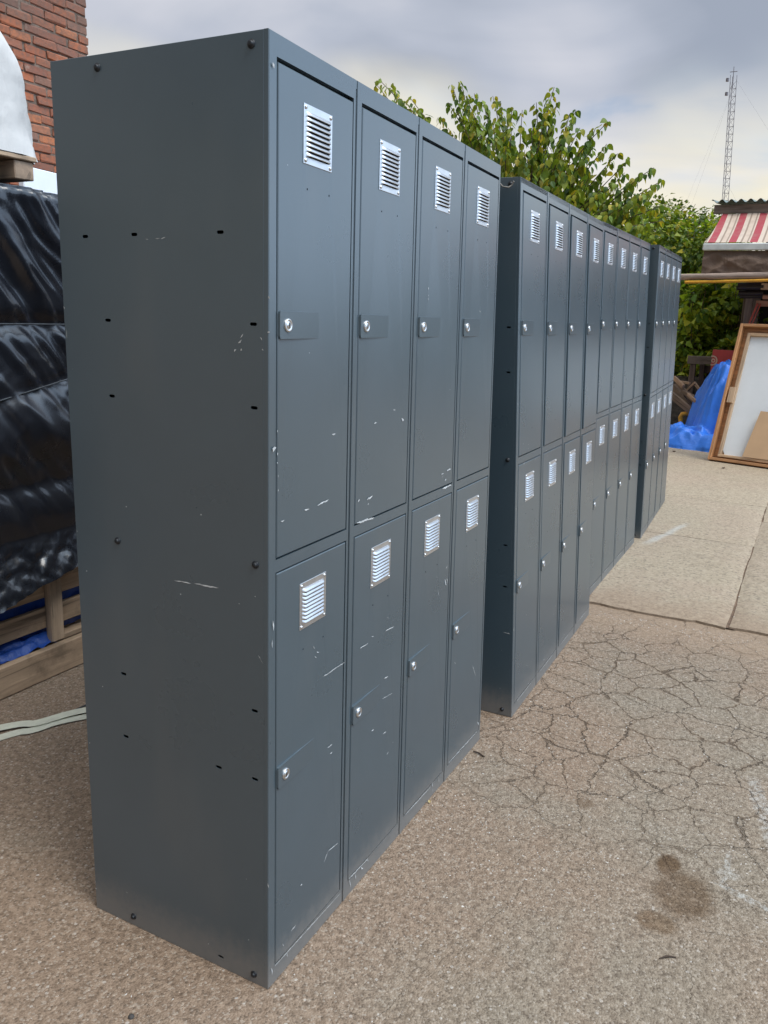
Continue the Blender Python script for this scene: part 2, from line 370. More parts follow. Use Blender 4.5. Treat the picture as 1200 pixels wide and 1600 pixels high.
def mat_slab():
    mt = bpy.data.materials.new('old_concrete'); g = G(nt(mt))
    P = g.n('ShaderNodeNewGeometry').outputs['Position']
    oi = g.n('ShaderNodeObjectInfo').outputs['Random']
    sx = g.n('ShaderNodeSeparateXYZ', {0: P}); X, Yc = sx.outputs[0], sx.outputs[1]
    big = g.noise(P, 1.3, 5, .65, .4); fine = g.noise(P, 42, 5, .8); mid = g.noise(P, 7, 6, .7)
    col = g.ramp(fine, [(.3, (.225, .176, .120)), (.5, (.335, .273, .194)), (.7, (.43, .358, .262))])
    col = g.mix(g.math('MULTIPLY', g.sstep(big, .40, .66), .5), col, g.ramp(fine, [(.3, (.25, .185, .13)), (.7, (.42, .32, .24))]))
    grit = g.n('ShaderNodeTexVoronoi', {'Vector': P, 'Scale': 90.0}, feature='F1')
    gc = g.n('ShaderNodeSeparateColor', {0: grit.outputs['Color']}).outputs[0]
    col = g.mix(g.math('MULTIPLY', g.math('LESS_THAN', gc, .14), .45), col, (.14, .11, .085))
    # worn darker pits in cross bands, grime at the rims
    band = g.sstep(g.noise(g.n('ShaderNodeMapping', {'Vector': P, 'Scale': (5, 1.1, 1)}).outputs[0], 1.6, 6, .72), .56, .70)
    col = g.mix(g.math('MULTIPLY', g.math('MULTIPLY', band, g.sstep(mid, .42, .6)), .42), col, (.19, .145, .105))
    rim = g.math('MULTIPLY', g.sstep(g.math('ADD', X, g.math('MULTIPLY', mid, -.7)), 2.85, 2.50), .75)
    col = g.mix(rim, col, g.ramp(fine, [(.3, (.20, .14, .095)), (.7, (.35, .26, .18))]))
    tone = g.math('ADD', g.math('MULTIPLY', oi, .12), .93)
    col = g.mix(1.0, col, g.n('ShaderNodeCombineColor', {0: tone, 1: tone, 2: tone}).outputs[0], 'MULTIPLY')
    dx = g.math('SUBTRACT', X, 4.35); dy = g.math('SUBTRACT', Yc, -.10)
    sc = g.math('ADD', g.math('ABSOLUTE', g.math('SUBTRACT', dy, g.math('MULTIPLY', dx, -.22))), g.math('MULTIPLY', mid, .05))
    pale = g.math('MULTIPLY', g.sstep(sc, .065, .03), g.sstep(g.math('ABSOLUTE', dx), .42, .2))
    col = g.mix(g.math('MULTIPLY', pale, .28), col, (.55, .60, .60))
    h = g.math('ADD', g.math('MULTIPLY', fine, 1.0), g.math('ADD', g.math('MULTIPLY', mid, 1.5), g.math('MULTIPLY', band, -.8)))
    b = g.n('ShaderNodeBsdfPrincipled', {'Base Color': col, 'Roughness': .88, 'Specular IOR Level': .3, 'Normal': g.bump(h, .8, .004)})
    g.n('ShaderNodeOutputMaterial', {0: b.outputs[0]}); return mt
ASPHALT = mat_ground(); CONCRETE = mat_slab()

mb = MB()                                              # fine grid near, big skirt to the horizon
def ring(x0, x1, y0, y1, n):
    mb.grid(lambda u, v: Vector((x0+(x1-x0)*u, y0+(y1-y0)*v, 0)), n, n, 0, True)
xs = [-400, -4, 14, 700]; ys = [-400, -6, 8, 400]
for i in range(3):
    for j in range(3):
        mb.add([(xs[i], ys[j], 0), (xs[i+1], ys[j], 0), (xs[i+1], ys[j+1], 0), (xs[i], ys[j+1], 0)], [(0, 1, 2, 3)])
ground = mb.build('ground', ASPHALT, kind='structure')

def slab(x0, x1, y0, y1, rough_x0=.018, dz=0.0, ragged=.009):
    mb = MB(); nx, ny = max(4, int((x1-x0)*12)), max(6, int((y1-y0)*22))
    nx = min(nx, 60); ny = min(ny, 160)
    def top(u, v):
        x = x0+(x1-x0)*u; y = y0+(y1-y0)*v
        e0 = rough_x0*fbm(y*3.1, 3.3, x0)+rough_x0*.5*nz(y*17, 2, x0); e1 = .003*nz(y*9, x1)
        fy0 = ragged*fbm(x*2.3, y0, 1.1)+.5*ragged*nz(x*13, y0); fy1 = ragged*fbm(x*2.3, y1, 5.1)
        xx = x+e0*(1-u)**3*1.0+e1*u**3; yy = y+fy0*(1-v)**30+fy1*v**30
        edge = min(u*(x1-x0), (1-u)*(x1-x0), v*(y1-y0), (1-v)*(y1-y0))
        if edge < 1e-6: drop = .010
        else: drop = .004*exp(-edge/.04)
        return Vector((xx, yy, slab_z(x)+dz-drop+.0015*nz(x*2.2, y*2.2)))
    mb.grid(top, nx, ny)
    vs = mb.v; W = nx+1
    rim = [i for i in range(W)]+[j*W+nx for j in range(1, ny+1)]+[ny*W+i for i in range(nx-1, -1, -1)]+[j*W for j in range(ny-1, 0, -1)]
    lo = [(vs[i][0], vs[i][1], -.03) for i in rim]; hi = [vs[i] for i in rim]; k = len(rim)
    mb.add(hi+lo, [(i, k+i, k+(i+1) % k, (i+1) % k) for i in range(k)])
    return mb.build('concrete_slab', CONCRETE, ground)
slab(2.785, 4.36, -.622, 3.2, .05)
slab(4.366, 5.62, -.626, 3.2, .004)
slab(5.626, 9.6, -.63, 3.2, .004)
slab(9.606, 16, -.63, 3.2, .004)
slab(2.80, 5.10, -4.5, -.630, .05)
slab(5.106, 9.6, -4.5, -.634, .004)
slab(9.606, 16, -4.5, -.638, .004)

# loose grit and pebbles
mb = MB(); GRITM = bpy.data.materials.new('grit')
gg = G(nt(GRITM)); att = gg.n('ShaderNodeAttribute', attribute_name='tint').outputs['Color']
gb = gg.n('ShaderNodeBsdfPrincipled', {'Base Color': att, 'Roughness': .85}); gg.n('ShaderNodeOutputMaterial', {0: gb.outputs[0]})
def pebble(x, y, z, r):
    a = random.random()*6.3; sx_, sy_, sz_ = r*random.uniform(.7, 1.5), r*random.uniform(.6, 1.1), r*random.uniform(.35, .7)
    P = [(1,0,.0),(.3,.9,.1),(-.8,.6,0),(-.9,-.5,.1),(.2,-1,0),(.35,.1,1),(-.4,-.1,.9)]
    vs = []
    for (u, v, w) in P:
        u, v, w = u*sx_*random.uniform(.8, 1.15), v*sy_*random.uniform(.8, 1.15), w*sz_
        vs.append((x+u*cos(a)-v*sin(a), y+u*sin(a)+v*cos(a), z+w-.0006))
    t = random.random(); c = random.choice([(.46,.42,.37),(.33,.29,.25),(.42,.32,.24),(.24,.19,.15),(.52,.48,.43)])
    mb.add(vs, [(0,1,5),(1,2,6,5),(2,3,6),(3,4,6),(4,0,5,6)], 0, False, tuple(k*(.8+.35*t) for k in c))
for i in range(9000):
    if i < 5000: x, y = random.uniform(-.3, 1.6), random.uniform(-1.1, .05) if i % 5 else random.uniform(.1, 1.6)
    else: x, y = random.uniform(.6, 2.8), random.uniform(-1.0, .02)
    if -.003 < x < 1.21 and -.004 < y < .5: continue
    if .58 < x < .92 and -.84 < y < -.56: continue
    if fbm(x*2, y*2, 9) < random.uniform(-.7, .4): continue
    pebble(x, y, 0, random.choice([.0012, .0016, .0022, .003])*random.uniform(.8, 1.3))
for i in range(700):                                     # sweepings gathered in the step before the slab and in the joint
    y = random.uniform(-1.0, .05); pebble(2.70-abs(random.gauss(0, .07)), y, 0, random.uniform(.0015, .004))
for i in range(40):
    pebble(random.uniform(2.85, 6), -.632+random.gauss(0, .03), slab_z(4)-.012, random.uniform(.002, .005))
mb.build('gravel', GRITM, use_col=True, kind='stuff', label='loose grit and tiny pebbles strewn over the worn asphalt', cat='gravel')

# dirt filling the long joint between the slabs
DIRT = mat_simple('joint_dirt', (.15, .095, .06), .95, 0, .3, 40, .8, 80, .004)
mb = MB()
mb.grid(lambda u, v: Vector((2.78+13*u, -.66+.055*v, slab_z(2.78+13*u)-.014+.003*nz((2.78+13*u)*8, v*3))), 160, 3)
mb.build('joint_filling', DIRT, ground, kind='stuff')

# ------------------------------------------------------------------ locker banks
W = .3022; H = 1.80; D = .488; NC = 4
def plate(mb, outer, holes, y0, depth, ch=.0012, mi=0):
    """sheet in the x-z plane facing -y with chamfered rim, folded back 'depth', real holes"""
    def area(p): return sum(p[i][0]*p[(i+1) % len(p)][1]-p[(i+1) % len(p)][0]*p[i][1] for i in range(len(p)))
    if area(outer) < 0: outer = outer[::-1]
    def inset(p, d):
        xs_ = [q[0] for q in p]; zs_ = [q[1] for q in p]; cx = (min(xs_)+max(xs_))/2; cz = (min(zs_)+max(zs_))/2
        return [(x-d*(1 if x > cx else -1), z-d*(1 if z > cz else -1)) for x, z in p]
    inner = inset(outer, ch) if ch else outer
    loops = [[Vector((x, z, 0)) for x, z in inner]]+[[Vector((x, z, 0)) for x, z in h] for h in holes]
    tris = tessellate_polygon(loops)
    flat = [q for l in loops for q in l]
    vs = [(q.x, y0, q.y) for q in flat]
    fs = []
    for t in tris:
        a, b, c = [flat[i] for i in t]
        cr = (b.x-a.x)*(c.y-a.y)-(b.y-a.y)*(c.x-a.x)
        fs.append(t if cr > 0 else t[::-1])
    mb.add(vs, fs, mi)
    k = len(outer)
    rings = [[(x, y0, z) for x, z in inner], [(x, y0+ch, z) for x, z in outer], [(x, y0+depth, z) for x, z in outer]]
    for a, b in zip(rings[:-1], rings[1:]):
        mb.add(a+b, [(i, k+i, k+(i+1) % k, (i+1) % k) for i in range(k)], mi)
    for h in holes:
        k2 = len(h)
        mb.add([(x, y0, z) for x, z in h]+[(x, y0+min(depth, .012), z) for x, z in h], [(i, (i+1) % k2, k2+(i+1) % k2, k2+i) for i in range(k2)], mi)
def rect(x0, z0, x1, z1): return [(x0, z0), (x1, z0), (x1, z1), (x0, z1)]
def ngon(x, z, r, n=8, sx=1.0): return [(x+r*sx*cos(2*pi*i/n), z+r*sin(2*pi*i/n)) for i in range(n)]
def slot(y, z, l=.015, h=.0058):
    r = h/2; o = []
    for i in range(5): a = -pi/2+pi*i/4; o.append((y+l/2-r+r*cos(a), z+r*sin(a)))
    for i in range(5): a = pi/2+pi*i/4; o.append((y-l/2+r+r*cos(a), z+r*sin(a)))
    return o

# louvred vent plate: origin at its centre, facing -y
VW, VH = .100, .0965
def make_vent():
    mb = MB(); ow, oh = .0395, .0365
    plate(mb, rect(-VW/2, -VH/2, VW/2, VH/2), [rect(-ow, -oh, ow, oh)], -.0014, .0014, .0005)
    nL = 9; pitch = 2*oh/nL
    for k in range(nL):
        zt = oh - k*pitch
        prof = [(0.0, 0.0), (-.0018, -.0006), (-.0042, -.0026), (-.0058, -.0056), (-.0060, -pitch+.0006), (-.0052, -pitch+.0004)]
        stx = [(-ow-.001, 0.0), (-ow+.0012, .45), (-ow+.004, .9), (-ow+.007, 1.0), (ow-.007, 1.0), (ow-.004, .9), (ow-.0012, .45), (ow+.001, 0.0)]
        vs = []
        for x, s_ in stx:
            for yy, z_ in prof: vs.append((x, -.0014+yy*s_, zt+z_))
        n = len(prof)
        mb.add(vs, [(i*n+j, i*n+j+1, (i+1)*n+j+1, (i+1)*n+j) for i in range(len(stx)-1) for j in range(n-1)], 0, True)
    for sx_ in (-1, 1):
        for sz_ in (-1, 1):
            mb.lathe([(.0036, .0014), (.0036, .0024), (.0022, .0036), (.0004, .0038)], (sx_*.0435, 0, sz_*.0425), 1, 10, 1)
    return mb.mesh('vent_grille', [STEEL, CHROME])
def make_lock():
    mb = MB()
    mb.lathe([(.0118, 0), (.0118, .0028), (.0110, .0042), (.0088, .0046), (.0080, .0036), (.0072, .0034)], (0, 0, 0), 1, 24, 0)
    mb.lathe([(.0070, .0034), (.0068, .0040), (.0005, .0041)], (0, 0, 0), 1, 20, 0)
    mb.box((-.0010, -.0043, -.0042), (.0010, -.0035, .0042), 1)
    mb.box((-.0022, -.0042, -.0010), (.0022, -.0034, .0010), 1)
    return mb.mesh('lock', [CHROME, BLACK])
def make_latch():
    mb = MB(); x1 = .139
    # proud at the free edge, fading out toward the middle of the door
    r = .006; z0, z1 = -.0245, .0245
    prof = [(0, z0+r), (r*.3, z0+r*.3), (r, z0), (x1, z0), (x1, z1), (r, z1), (r*.3, z1-r*.3), (0, z1-r)]
    def yy(x): return -.0036*(1-x/x1)-.0003
    c = .0010
    top = [(min(max(x, c), x1), yy(x), max(min(z, z1-c), z0+c)) for x, z in prof]
    base = [(x, 0.0004, z) for x, z in prof]
    mb.add(top, [tuple(range(8))]); k = 8
    mb.add(top+base, [(i, k+i, k+(i+1) % k, (i+1) % k) for i in range(k)])
    return mb.mesh('latch_plate', PAINT)
VENT, LOCK, LATCH = make_vent(), make_lock(), make_latch()
bm_ = MB(); bm_.lathe([(.0075, 0), (.0075, .0012), (.0048, .0014), (.0048, .0050), (.0036, .0062), (.0005, .0063)], (0, 0, 0), 0, 10, 0)
BOLT = bm_.mesh('bolt', DARK)

DOORS = {'hi': (.9265, 1.7585), 'lo': (.0445, .8965)}
DX0, DX1 = .0255, .2865
def door_mesh(tier, warp):
    z0, z1 = DOORS[tier]; h = z1-z0; mb = MB()
    vz = h-.0905                                    # vent centre
    holes = [rect(.129-.041, vz-.038, .129+.041, vz+.038)]
    hz = 1.579-DOORS['hi'][0] if tier == 'hi' else .7135-DOORS['lo'][0]
    for hx in (.094, .172): holes.append(ngon(hx, hz, .0022, 6))
    plate(mb, rect(0, 0, DX1-DX0, h), holes, -.001, .016, .0016)
    return mb.mesh('door', PAINT, warp)
def build_bank(loc, rot, lean, tw, label, ajar, detail=True, hook=False):
    wp = lambda v: (v[0], v[1]+(lean+tw*v[0])*v[2], v[2])
    root = empty('locker_bank', loc, rot, label=label, cat='lockers', group='banks of dark grey metal lockers standing in a row')
    # carcass
    mb = MB(); TW = NC*W
    sl = [(.42, 1.494), (.297, 1.496), (.101, 1.497), (.371, 1.342), (.032, 1.346), (.369, 1.199), (.031, 1.203),
          (.37, .618), (.032, .623), (.371, .473), (.121, .476), (.032, .477), (.123, .026)]
    side = MB(); plate(side, rect(.0102, 0, D, H), [slot(a, b) for a, b in sl], 0, .0012, .0006)
    L = [(v[1], v[0], v[2]) for v in side.v]
    mb.add(L, [f[::-1] for f in side.f])
    mb.add([(TW-v[1], v[0], v[2]) for v in side.v], side.f)
    mb.box((.0013, .0, H-.016), (TW-.0013, D-.002, H-.0010))
    mb.box((.0013, D-.0015, .002), (TW-.0013, D-.0003, H-.0012))
    mb.box((.0013, .004, .006), (TW-.0013, D-.003, .010))
    for i in range(1, NC): mb.box((i*W-.001, .016, .011), (i*W+.001, D-.003, H-.017))
    for i in range(NC):
        mb.box((i*W+.002, .018, .908), (i*W+W-.003, D-.003, .912))
        mb.box((i*W+.002, .018, 1.745), (i*W+W-.003, .022, H-.017))
    mb.build('carcass', PAINT, root, wp)
    for i in range(NC):
        x0 = i*W+(.0 if i == 0 else .0016); x1 = (i+1)*W-(0 if i == NC-1 else .0016)
        mb = MB()
        plate(mb, rect(x0, .0, x1, H), [rect(i*W+DX0-.0028, .0410, i*W+DX1+.0046, .8995), rect(i*W+DX0-.0028, .9235, i*W+DX1+.0046, 1.7655)], 0, .010, .0014)
        if i:
            plate(mb, rect(x0+.0002, .0012, i*W+.0155, H-.0012), [], -.0012, .0011, .0006)
        mb.build('front_frame', PAINT, root, wp)
    for i in range(NC):
        for t in ('hi', 'lo'):
            z0, z1 = DOORS[t]
            a = ajar.get((i, t), 0)
            p0 = Vector((i*W+DX1, 0, z0)); w0 = Vector(wp(p0))
            key = (t, lean, tw, i if tw else 0)
            if key not in cache:
                cache[key] = door_mesh(t, lambda v, i=i, z0=z0: tuple(Vector(wp((v[0]+i*W+DX0, v[1], v[2]+z0)))-Vector(wp((i*W+DX1, 0, z0)))))
            dr = inst('door', cache[key], root, w0, (0, random.uniform(-.0012, .0012), a))
            def place(nm, me, x, z, y=-.001):
                q = Vector(wp((i*W+x, y, z)))-w0
                return inst(nm, me, dr, q, (-atan(lean+tw*(i*W+x)), 0, atan(tw*z)))
            place('vent_grille', VENT, .1545+random.uniform(-.0015, .0015), z1-.0905)
            lz = 1.3455 if t == 'hi' else .4735
            place('latch_plate', LATCH, DX0+.0006, lz, -.0012)
            lk = place('lock', LOCK, .0525, lz, -.0034)
            lk.rotation_euler.y = random.choice([0, 0, .1, -.2, .05])
    for (yy, zz) in ((.37, 1.779), (.034, 1.781), (.37, .908), (.029, .916), (.371, .024), (.036, .022)):
        inst('bolt', BOLT, root, wp((0, yy, zz)), (0, 0, 0))
    if hook:
        mb = MB(); y = .06
        mb.tube([(-.001, y+.01, 1.775), (-.018, y, 1.779), (-.03, y-.012, 1.768), (-.028, y-.03, 1.766), (-.02, y-.038, 1.774), (-.024, y-.045, 1.784)], .0022, 6, 0)
        mb.tube([(-.001, y+.02, 1.775), (-.014, y+.02, 1.772)], .006, 8, 0)
        mb.build('wire_hook', RUST, root, wp)
    return root, wp
cache = {}
bankA, wpA = build_bank((0, 0, .0005), (0, 0, 0), 0, .0233, 'nearest bank of dark grey lockers, its wide scratched side panel facing the viewer', {})
bankB, wpB = build_bank((1.4123, -.0415, .0015), (0, 0, .0211), .0552, 0, 'second bank of dark grey lockers, wire hook atop its narrow shaded side',
    {(1, 'hi'): .014, (2, 'hi'): .020, (0, 'hi'): .004, (3, 'hi'): .022, (2, 'lo'): .008, (3, 'lo'): .010}, hook=True)
bankC, wpC = build_bank((2.7899, .0363, .0225), (0, -.009, .0064), .0471, 0, 'third bank of grey lockers, first one standing on the concrete slab', {(0, 'hi'): .012, (1, 'hi'): .006, (3, 'hi'): .010})
bankD, wpD = build_bank((4.1125, .026, .0366), (0, -.0165, .0396), .0384, 0, 'farthest bank of grey lockers at the end of the row', {(0, 'hi'): .003, (2, 'lo'): .006})

# scratches and paint chips (thin flakes of bare primer lying on the paint)
def chip_strip(mb, a, b, w, wp, side=False, jag=.5, off=.0022):
    (ax, az), (bx, bz) = a, b; L = sqrt((bx-ax)**2+(bz-az)**2); n = max(2, int(L/.006))
    ux, uz = (bx-ax)/L, (bz-az)/L; vs = []
    for i in range(n+1):
        t = i/n; e = w*(.25+jag*random.random()+.35*sin(pi*t)); c = w*.6*random.uniform(-1, 1)*(jag)
        if i in (0, n): e *= .2
        for s_ in (-1, 1):
            p = (ax+ux*L*t-uz*(s_*e/2+c), az+uz*L*t+ux*(s_*e/2+c))
            q = (-.0006, p[0], p[1]) if side else (p[0], -off, p[1])
            vs.append(wp(q))
    f = [(2*i, 2*i+2, 2*i+3, 2*i+1) if not side else (2*i, 2*i+1, 2*i+3, 2*i+2) for i in range(n)]
    mb.add(vs, [q[::-1] for q in f] if not side else f)
def front(px, py):
    y = 0
    for _ in range(5):
        h = at(px, py, y=y); y = .0233*h.x*h.z
    return (h.x, h.z)
def sidep(px, py): h = at(px, py, x=0); return (h.y, h.z)
mb = MB()
for (a, b, w) in [((474, 797), (482, 795), .0035), ((494, 790), (512, 781), .003), ((437, 815), (443, 813), .004), ((517, 679), (523, 678), .004),
        ((504, 1057), (538, 1034), .0028), ((505, 1347), (511, 1330), .002), ((511, 1330), (527, 1317), .002), ((468, 1384), (471, 1381), .004),
        ((453, 1455), (461, 1445), .002), ((428, 1509), (531, 1395), .0022), ((510, 1168), (518, 1163), .003), ((514, 1178), (518, 1175), .003),
        ((558, 785), (561, 781), .006), ((572, 781), (581, 775), .005), ((573, 789), (575, 787), .004), ((583, 662), (587, 661), .004), ((626, 656), (630, 657), .011), ((613, 641), (617, 641), .002),
        ((556, 818), (583, 809), .005), ((561, 1013), (574, 1005), .0028), ((601, 986), (614, 979), .003), ((579, 1142), (583, 1139), .004), ((597, 1148), (602, 1142), .005), ((603, 1179), (606, 1175), .005),
        ((596, 1092), (612, 1083), .0015), ((599, 1060), (605, 1057), .005), ((543, 1374), (574, 1341), .003), ((545, 1374), (547, 1386), .002), ((554, 1366), (555, 1373), .003), ((563, 1355), (566, 1357), .006), ((573, 1343), (574, 1346), .003),
        ((668, 449), (668, 453), .005), ((668, 461), (668, 463), .005), ((668, 466), (668, 469), .005), ((694, 752), (696, 748), .006), ((697, 735), (703, 733), .005), ((688, 741), (692, 740), .003), ((690, 764), (704, 758), .005), ((689, 747), (691, 743), .002),
        ((695, 889), (698, 884), .004), ((694, 905), (696, 915), .006), ((697, 903), (698, 912), .003), ((683, 921), (684, 930), .002), ((681, 900), (682, 903), .002), ((632, 1273), (672, 1229), .003), ((674, 1222), (675, 1230), .002), ((684, 1214), (685, 1222), .002), ((675, 1232), (675, 1237), .002),
        ((700, 1192), (744, 1143), .003), ((737, 1039), (742, 1056), .0018), ((745, 1128), (747, 1133), .004), ((709, 1035), (711, 1037), .003), ((748, 486), (750, 487), .004),
        ((425, 699), (429, 702), .012), ((425, 970), (426, 985), .004), ((424, 1000), (424, 1012), .003), ((423, 1512), (424, 1522), .003), ((425, 98), (427, 107), .006), ((432, 672), (432, 676), .003), ((432, 707), (432, 712), .003), ((432, 722), (432, 725), .003), ((433, 742), (433, 746), .003), ((433, 765), (433, 768), .003),
        ((440, 1474), (442, 1478), .002), ((447, 1488), (448, 1495), .0025), ((603, 964), (606, 966), .002), ((579, 995), (583, 994), .002), ((488, 1010), (490, 1014), .003), ((493, 1018), (497, 1020), .002), ((490, 1026), (493, 1028), .002)]:
    chip_strip(mb, front(*a), front(*b), w*.95, wpA)
for (a, b, w) in [((272, 907), (299, 912), .0028), ((304, 912), (342, 919), .0036), ((243, 373), (250, 373), .002), ((252, 374), (259, 371), .002), ((228, 374), (232, 375), .0012),
        ((372, 536), (378, 532), .004), ((376, 529), (380, 522), .003), ((366, 550), (369, 546), .004), ((376, 548), (378, 545), .005), ((407, 527), (410, 532), .004), ((410, 545), (412, 548), .004), ((418, 519), (422, 518), .005), ((419, 463), (421, 468), .005), ((100, 479), (101, 484), .004),
        ((404, 1024), (407, 1030), .0018), ((407, 1030), (411, 1037), .0015), ((373, 943), (375, 944), .003), ((398, 932), (400, 933), .003), ((197, 1394), (200, 1395), .002), ((149, 1388), (152, 1389), .003), ((419, 1380), (420, 1388), .003), ((104, 515), (105, 530), .002), ((120, 830), (122, 831), .003), ((140, 1160), (141, 1162), .003)]:
    chip_strip(mb, sidep(*a), sidep(*b), w*.8, wpA, True)
mb.build('paint_scratches', CHIP, bankA, kind='stuff')
def scratch_bank(bank, wp, n, seed, sideface=False):
    random.seed(seed); mb = MB()
    for i in range(n):
        x = random.uniform(.04, 1.17); z = random.choice([random.uniform(.05, .15), random.uniform(.88, .98), random.uniform(.2, 1.5)])
        if (x % W) < .035 or (x % W) > .27: continue
        l = random.uniform(.003, .012); a = random.choice([0, .1, 1.4, -.3])
        chip_strip(mb, (x, z), (x+l*cos(a), z+l*sin(a)), random.uniform(.0015, .005), wp, off=.0028)
    for z, l in ((.32, .012), (1.1, .006), (1.62, .004), (.75, .008), (.5, .004)):
        chip_strip(mb, (.002, z), (.002, z+l), .003, wp)
    for c in range(4): chip_strip(mb, (c*W+.05, .0405), (c*W+random.uniform(.15, .26), .0405), .0018, wp)
    if sideface: chip_strip(mb, (.01, .31), (.035, .312), .003, wp, True)
    mb.build('paint_scratches', CHIP, bank, kind='stuff')
scratch_bank(bankB, wpB, 60, 5, True); scratch_bank(bankC, wpC, 40, 6); scratch_bank(bankD, wpD, 20, 7)
random.seed(21)

# ------------------------------------------------------------------ left side: wrapped pallet stack
YS = 1.57
def mat_plastic(name, color, rough, bscale, bstr, bdist=.006, trans=0.0, spec=.5):
    mt = bpy.data.materials.new(name); g = G(nt(mt))
    tc = g.n('ShaderNodeTexCoord').outputs['Object']
    n = g.noise(tc, 3, 5, .6)
    col = g.ramp(n, [(.3, tuple(c*.75 for c in color)), (.7, tuple(min(1, c*1.15) for c in color))])
    wv = g.n('ShaderNodeMapping', {'Vector': tc, 'Rotation': (0, .7, 0), 'Scale': (2.2, 1, .8)}).outputs[0]
    h = g.math('ADD', g.noise(wv, bscale, 5, .55, 1.2), g.math('MULTIPLY', g.noise(tc, bscale*4, 3, .5, .6), .25))
    b = g.n('ShaderNodeBsdfPrincipled', {'Base Color': col, 'Roughness': g.math('ADD', g.math('MULTIPLY', n, .2), rough-.1), 'Normal': g.bump(h, bstr, bdist), 'Specular IOR Level': spec, 'Sheen Weight': 0.0})
    g.n('ShaderNodeOutputMaterial', {0: b.outputs[0]}); return mt
BLACK_TARP = mat_plastic('black_plastic_sheet', (.010, .011, .015), .27, 6, .16, .012, spec=.7)
BLUE_TARP = mat_plastic('blue_tarp_cloth', (.030, .19, .74), .45, 9, .5, .012)
BLUE_DARK = mat_plastic('deep_blue_tarp_cloth', (.014, .055, .25), .4, 12, .6, .010)
WHITE_BAG = mat_plastic('white_woven_bag', (.56, .535, .50), .62, 5, .5, .016)

def tarp_pt(s, t):
    """s runs along the perimeter of the stack, t from hem (0) to shoulder (1) and over the top"""
    x0, x1, y0, y1 = -1.1, 1.75, YS+.02, YS+1.15
    per = [(x0, y1), (x0, y0), (x1, y0), (x1, y1)]
    ln = [y1-y0, x1-x0, y1-y0]; tot = sum(ln); d = s*tot; k = 0
    while k < 2 and d > ln[k]: d -= ln[k]; k += 1
    a, b = Vector(per[k]+(0,)), Vector(per[k+1]+(0,)); u = d/ln[k]
    p = a.lerp(b, u); nrm = Vector(((-1, 0, 0), (0, -1, 0), (1, 0, 0))[k])
    # soften corners
    e = min(u*ln[k], (1-u)*ln[k])
    p -= nrm*(.05*exp(-e/.05)) if not (k == 0 and u < .5 or k == 2 and u > .5) else Vector((0, 0, 0))
    X = p.x
    hem = .355+.09*max(0, min(1, (X-.55)/.5)) if k == 1 else .40
    hem += .012*nz(s*60, 3)+.02*nz(s*14)
    tt = min(t, .86)/.86
    z = hem+(1.745-hem)*tt
    q = s*tot
    # long diagonal folds, running down to the right
    dg = (q*1.0+z*.75)
    w1 = fbm(dg*6.0, z*.8-q*.4, 2.0, 3)
    r1 = 1-abs(nz(dg*8.5+.6*nz(q*3, z*3), z*1.3-q*.9, 5.5))*2.0
    r2 = 1-abs(nz(dg*17+.5*nz(q*5, z*4), z*2.3, 8.5))*2.0
    amp = (.35+.65*min(1, abs(z-1.3)/.12))*(1.0 if z > .9 else .35+.65*max(0, (z-.6)/.3))
    r3 = 1-abs(nz(q*13+2*nz(q*2, z*2, 1), z*11+dg*4, 2.5))*2.2
    off = (.030*w1+.018*r1*abs(r1)*(.4+nz(q*2.3, z*2.3, 12)+.5)+.009*r2+.003*r3)*amp
    # ropes draw it in, belly below
    off -= .022*exp(-((z-1.3)/.035)**2)
    zr = 1.06+.20*(X-.7)
    off -= .012*exp(-((z-zr)/.03)**2) if z > .95 and z < 1.25 else 0
    off += .05*exp(-((z-.93)/.12)**2)
    off -= .012*exp(-((z-.74)/.03)**2)
    off += .030*exp(-((z-.64)/.10)**2)
    if z < .56: off += .012*fbm(q*22, z*26, 3, 4)*min(1, (.56-z)/.04)+.085*((.56-z)/.17)
    if t > .86:
        v = (t-.86)/.14
        inner = Vector((max(x0+.3, min(x1-.3, p.x)), (y0+y1)/2, 0)); p2 = p.lerp(inner, v)
        return Vector((p2.x+nrm.x*off*(1-v), p2.y+nrm.y*off*(1-v), 1.745+.012*sin(v*pi)+.008*nz(p2.x*6, p2.y*6)*v + .012*v))
    rnd = .03*(1-sqrt(max(0, 1-max(0, (tt-.975)/.025)**2)))
    return Vector((p.x+nrm.x*(off-rnd), p.y+nrm.y*(off-rnd), z))
mb = MB()
mb.grid(lambda u, v: tarp_pt(u, v), 620, 190)
mb.build('black_tarp', BLACK_TARP, label='glossy black plastic sheet wrapped round the pallet stack left of the lockers', cat='tarp')
ROPE = mat_simple('dark_rope', (.035, .04, .045), .6, 0, .3, 60)
mb = MB(); mb.tube([(-1.1, YS-.004, 1.31)]+[(x*.1, YS-.006+.003*nz(x*.7), 1.302+.003*nz(x*.9)) for x in range(-10, 17)]+[(1.74, YS, 1.3)], .0028, 6)
mb.build('rope', ROPE, label='level dark cord tied round the black plastic at chest height', cat='rope', group='cords round the black plastic')
mb = MB(); mb.tube([(x*.1, YS-.012, 1.06+.20*(x*.1-.7)+.003*nz(x)) for x in range(-10, 17)], .0028, 6)
mb.build('rope', ROPE, label='slanting dark cord crossing the black plastic below the level one', cat='rope', group='cords round the black plastic')

